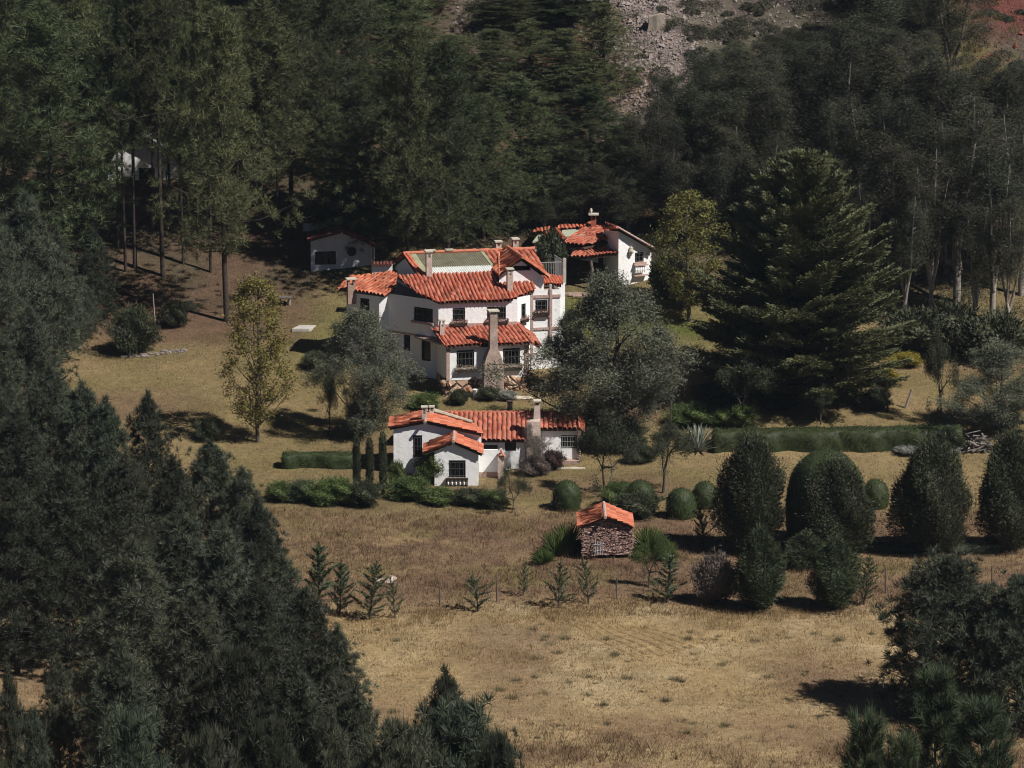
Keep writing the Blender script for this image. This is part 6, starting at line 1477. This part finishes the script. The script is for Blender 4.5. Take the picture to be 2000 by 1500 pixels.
grass('tall_dry_grass', 11000, -41, -34.5, .30, .02, gs, lambda x, y: nz(x, y, 2, 42) ** 2 * np.exp(-((y + 38) / 2.2) ** 2), 6, .12, 'pale tall dry grass along the fence line')
grass('rough_grass', 30000, -38, -18, .22, .026, gb, lambda x, y: .2 + nz(x, y, 3, 43), 5, .12, 'reddish brown rough grass between fence line and garden')
grass('bottom_grass', 20000, -78, -56, .34, .026, gb, lambda x, y: nz(x, y, 2.5, 44) ** 1.5, 6, .12, 'long brown and straw grass at the bottom of the field')
grass('lawn_grass', 32000, -18, 24, .09, .03, gg, lambda x, y: .35 + nz(x, y, 3, 45) * (np.abs(x) < 60), 3, .14, 'short half dry lawn grass round the houses')
grass('garden_straw', 16000, -18, 14, .12, .026, gs, lambda x, y: nz(x, y, 3, 46) ** 1.5, 4, .12, 'straw coloured grass patches in the garden')
grass('hill_grass', 16000, 36, 70, .4, .04, gg, lambda x, y: (x > 24) * nz(x, y, 3, 47) * 1.2, 6, .2, 'dry yellow grass of the upper right slope')
T_ = Tubes()
for i in range(7):
    a0, a1 = G(1105 + i * 26, 1212 + i * 2), G(1250 + i * 22, 1292 - i * 5); pts = []
    for t in np.linspace(0, 1, 22):
        x = a0.x + (a1.x - a0.x) * t + .06 * math.sin(t * 9 + i); y = a0.y + (a1.y - a0.y) * t; pts.append((x, y, float(H(x, y)) - .15))
    T_.add(pts, [.19 + .03 * math.sin(k * 2.1 + i) for k in range(22)], 6)
tag(link('furrows', T_.mesh('furrows'), gs), 'old plough ridges running slantwise across the straw field', 'furrows', None, 'stuff')
# dark tufts in the field
tufts = []
for i in range(90):
    px = random.uniform(700, 1740); py = random.uniform(1215, 1470)
    if random.random() < .35: px = random.uniform(1050, 1420); py = random.uniform(1240, 1380)
    if px < 760 and py > 1250: continue
    g = G(px, py); k = random.uniform(.35, 1.0); tufts.append(blades(int(110 * k), .34 * k, .02, .15 * k, .8) + np.array(g))
o = link('bunch_grass', tri_mesh('bunch_grass', np.concatenate(tufts)), mat('bunch_grass_blades', (.14, .125, .065), .9, (.075, .07, .04), 4)); tag(o, 'scattered grey green bunch grass tufts on the straw field', 'grass', None, 'stuff')
# scree and pebbles: angular stones half sunk in the slope
def stones(name, pts, rmin, rmax, m, label):
    n = len(pts); base = np.array([(1, 0, 0), (-1, 0, 0), (0, 1, 0), (0, -1, 0), (0, 0, 1), (0, 0, -1)], float); fc = np.array([(0, 2, 4), (2, 1, 4), (1, 3, 4), (3, 0, 4), (2, 0, 5), (1, 2, 5), (3, 1, 5), (0, 3, 5)])
    V = []; 
    for p in pts:
        q = base * rng.uniform(.5, 1.3, (6, 1)); a = rng.uniform(0, 6.28); c_, s_ = math.cos(a), math.sin(a); q = q @ np.array([[c_, s_, 0], [-s_, c_, 0], [0, 0, 1]]); q = q + rng.normal(size=(6, 3)) * .2
        V.append(q * rng.uniform(rmin, rmax) * (1 if rng.random() > .06 else 2.2) + p)
    F = (fc[None] + (np.arange(n) * 6)[:, None, None]).reshape(-1, 3); o = link(name, np_mesh(name, np.concatenate(V), F), m); return tag(o, label, 'stones', None, 'stuff')
P = []
while len(P) < 7500:
    Y = rng.uniform(34, 58); px = rng.normal(1295 + (Y - 42) * -4, 58) if rng.random() < .72 else rng.choice([rng.normal(1480, 60), rng.normal(1540, 30), rng.normal(940, 35)])
    if px > 1400 and Y < 45: continue
    if px < 1000 and Y < 50: continue
    x = X(px, Y); P.append((x, Y, float(H(x, Y)) + .02))
stones('scree', P, .05, .15, mat('scree_stone', (.30, .25, .225), .95, (.17, .135, .12), .8, detail=8), 'pale loose stones of the scree slope')
P = []
while len(P) < 500:
    Y = rng.uniform(46, 62); px = rng.uniform(1880, 2030); x = X(px, Y); P.append((x, Y, float(H(x, Y)) + .02))
stones('red_rubble', P, .03, .12, mat('red_stone', (.26, .08, .06), .95, (.15, .05, .04), 1.0), 'red stones and clods of the eroded bank')
P = []
for _ in range(260):
    g = G(rng.uniform(230, 520), rng.uniform(400, 600)); P.append((g.x, g.y, g.z))
stones('forest_clods', P, .04, .12, mat('clod', (.14, .075, .05), .95, (.08, .05, .035), 2), 'small clods and cones on the bare forest floor')
# scrub on the rocky slope
V = []
for _ in range(330):
    Y = rng.uniform(34, 62); px = rng.choice([rng.normal(1350, 60), rng.normal(1480, 90), rng.normal(1560, 90), rng.normal(1900, 70), rng.normal(940, 40), rng.uniform(1230, 2010)]); x = X(px, Y); k = rng.uniform(.35, .95)
    if px < 1000 and Y < 49: continue
    d = rand_dirs(520); P_2 = d * np.array([1, 1, .7]) * k * rng.uniform(.6, 1.05, (520, 1)); P_2[:, 2] = np.abs(P_2[:, 2]); V.append(leaves(P_2 + np.array([x, Y, float(H(x, Y))]), .17, .45))
tag(link('hillside_scrub', tri_mesh('hillside_scrub', np.concatenate(V)), mat('scrub_leaf', (.085, .080, .050), .8, (.045, .045, .03), 1.5)), 'low scrub dotted over the rocky slope', 'scrub', None, 'stuff')
# undergrowth on the forest floor
V = []
for _ in range(620):
    px = rng.uniform(0, 1230) if rng.random() < .35 else rng.uniform(1240, 2010); Y = rng.uniform(24, 40) if px < 1240 or rng.random() < .5 else rng.uniform(12, 26); x = X(px, Y); k = rng.uniform(.3, .8) * (1 if px < 1240 else 1.7)
    if px > 1240 and Y < 20 and px < 1700: continue
    if 210 < px < 560 and Y < 31: continue
    if 730 < px < 850 and Y < 29: continue
    d = rand_dirs(260); P_2 = d * k; P_2[:, 2] = np.abs(P_2[:, 2]); V.append(leaves(P_2 + np.array([x, Y, float(H(x, Y))]), .16, .4))
tag(link('forest_undergrowth', tri_mesh('forest_undergrowth', np.concatenate(V)), LM['dark']), 'dark low undergrowth beneath the forest trees', 'undergrowth', None, 'stuff')

# ------------------------------------------------------------------ thin mountain air
bm = bmesh.new(); box(bm, -440, 440, -425, 510, -35, 130)
hz_ = from_bm('haze', bm, None); hm_ = bpy.data.materials.new('haze_air'); hm_.use_nodes = True; t_ = hm_.node_tree; t_.nodes.remove(t_.nodes['Principled BSDF'])
pv = t_.nodes.new('ShaderNodeVolumePrincipled'); pv.inputs['Color'].default_value = (.70, .84, 1, 1); pv.inputs['Density'].default_value = HAZE; pv.inputs['Anisotropy'].default_value = .2
t_.links.new(pv.outputs[0], t_.nodes['Material Output'].inputs['Volume']); hz_.data.materials.append(hm_); tag(hz_, kind='stuff', label='thin clear mountain air')
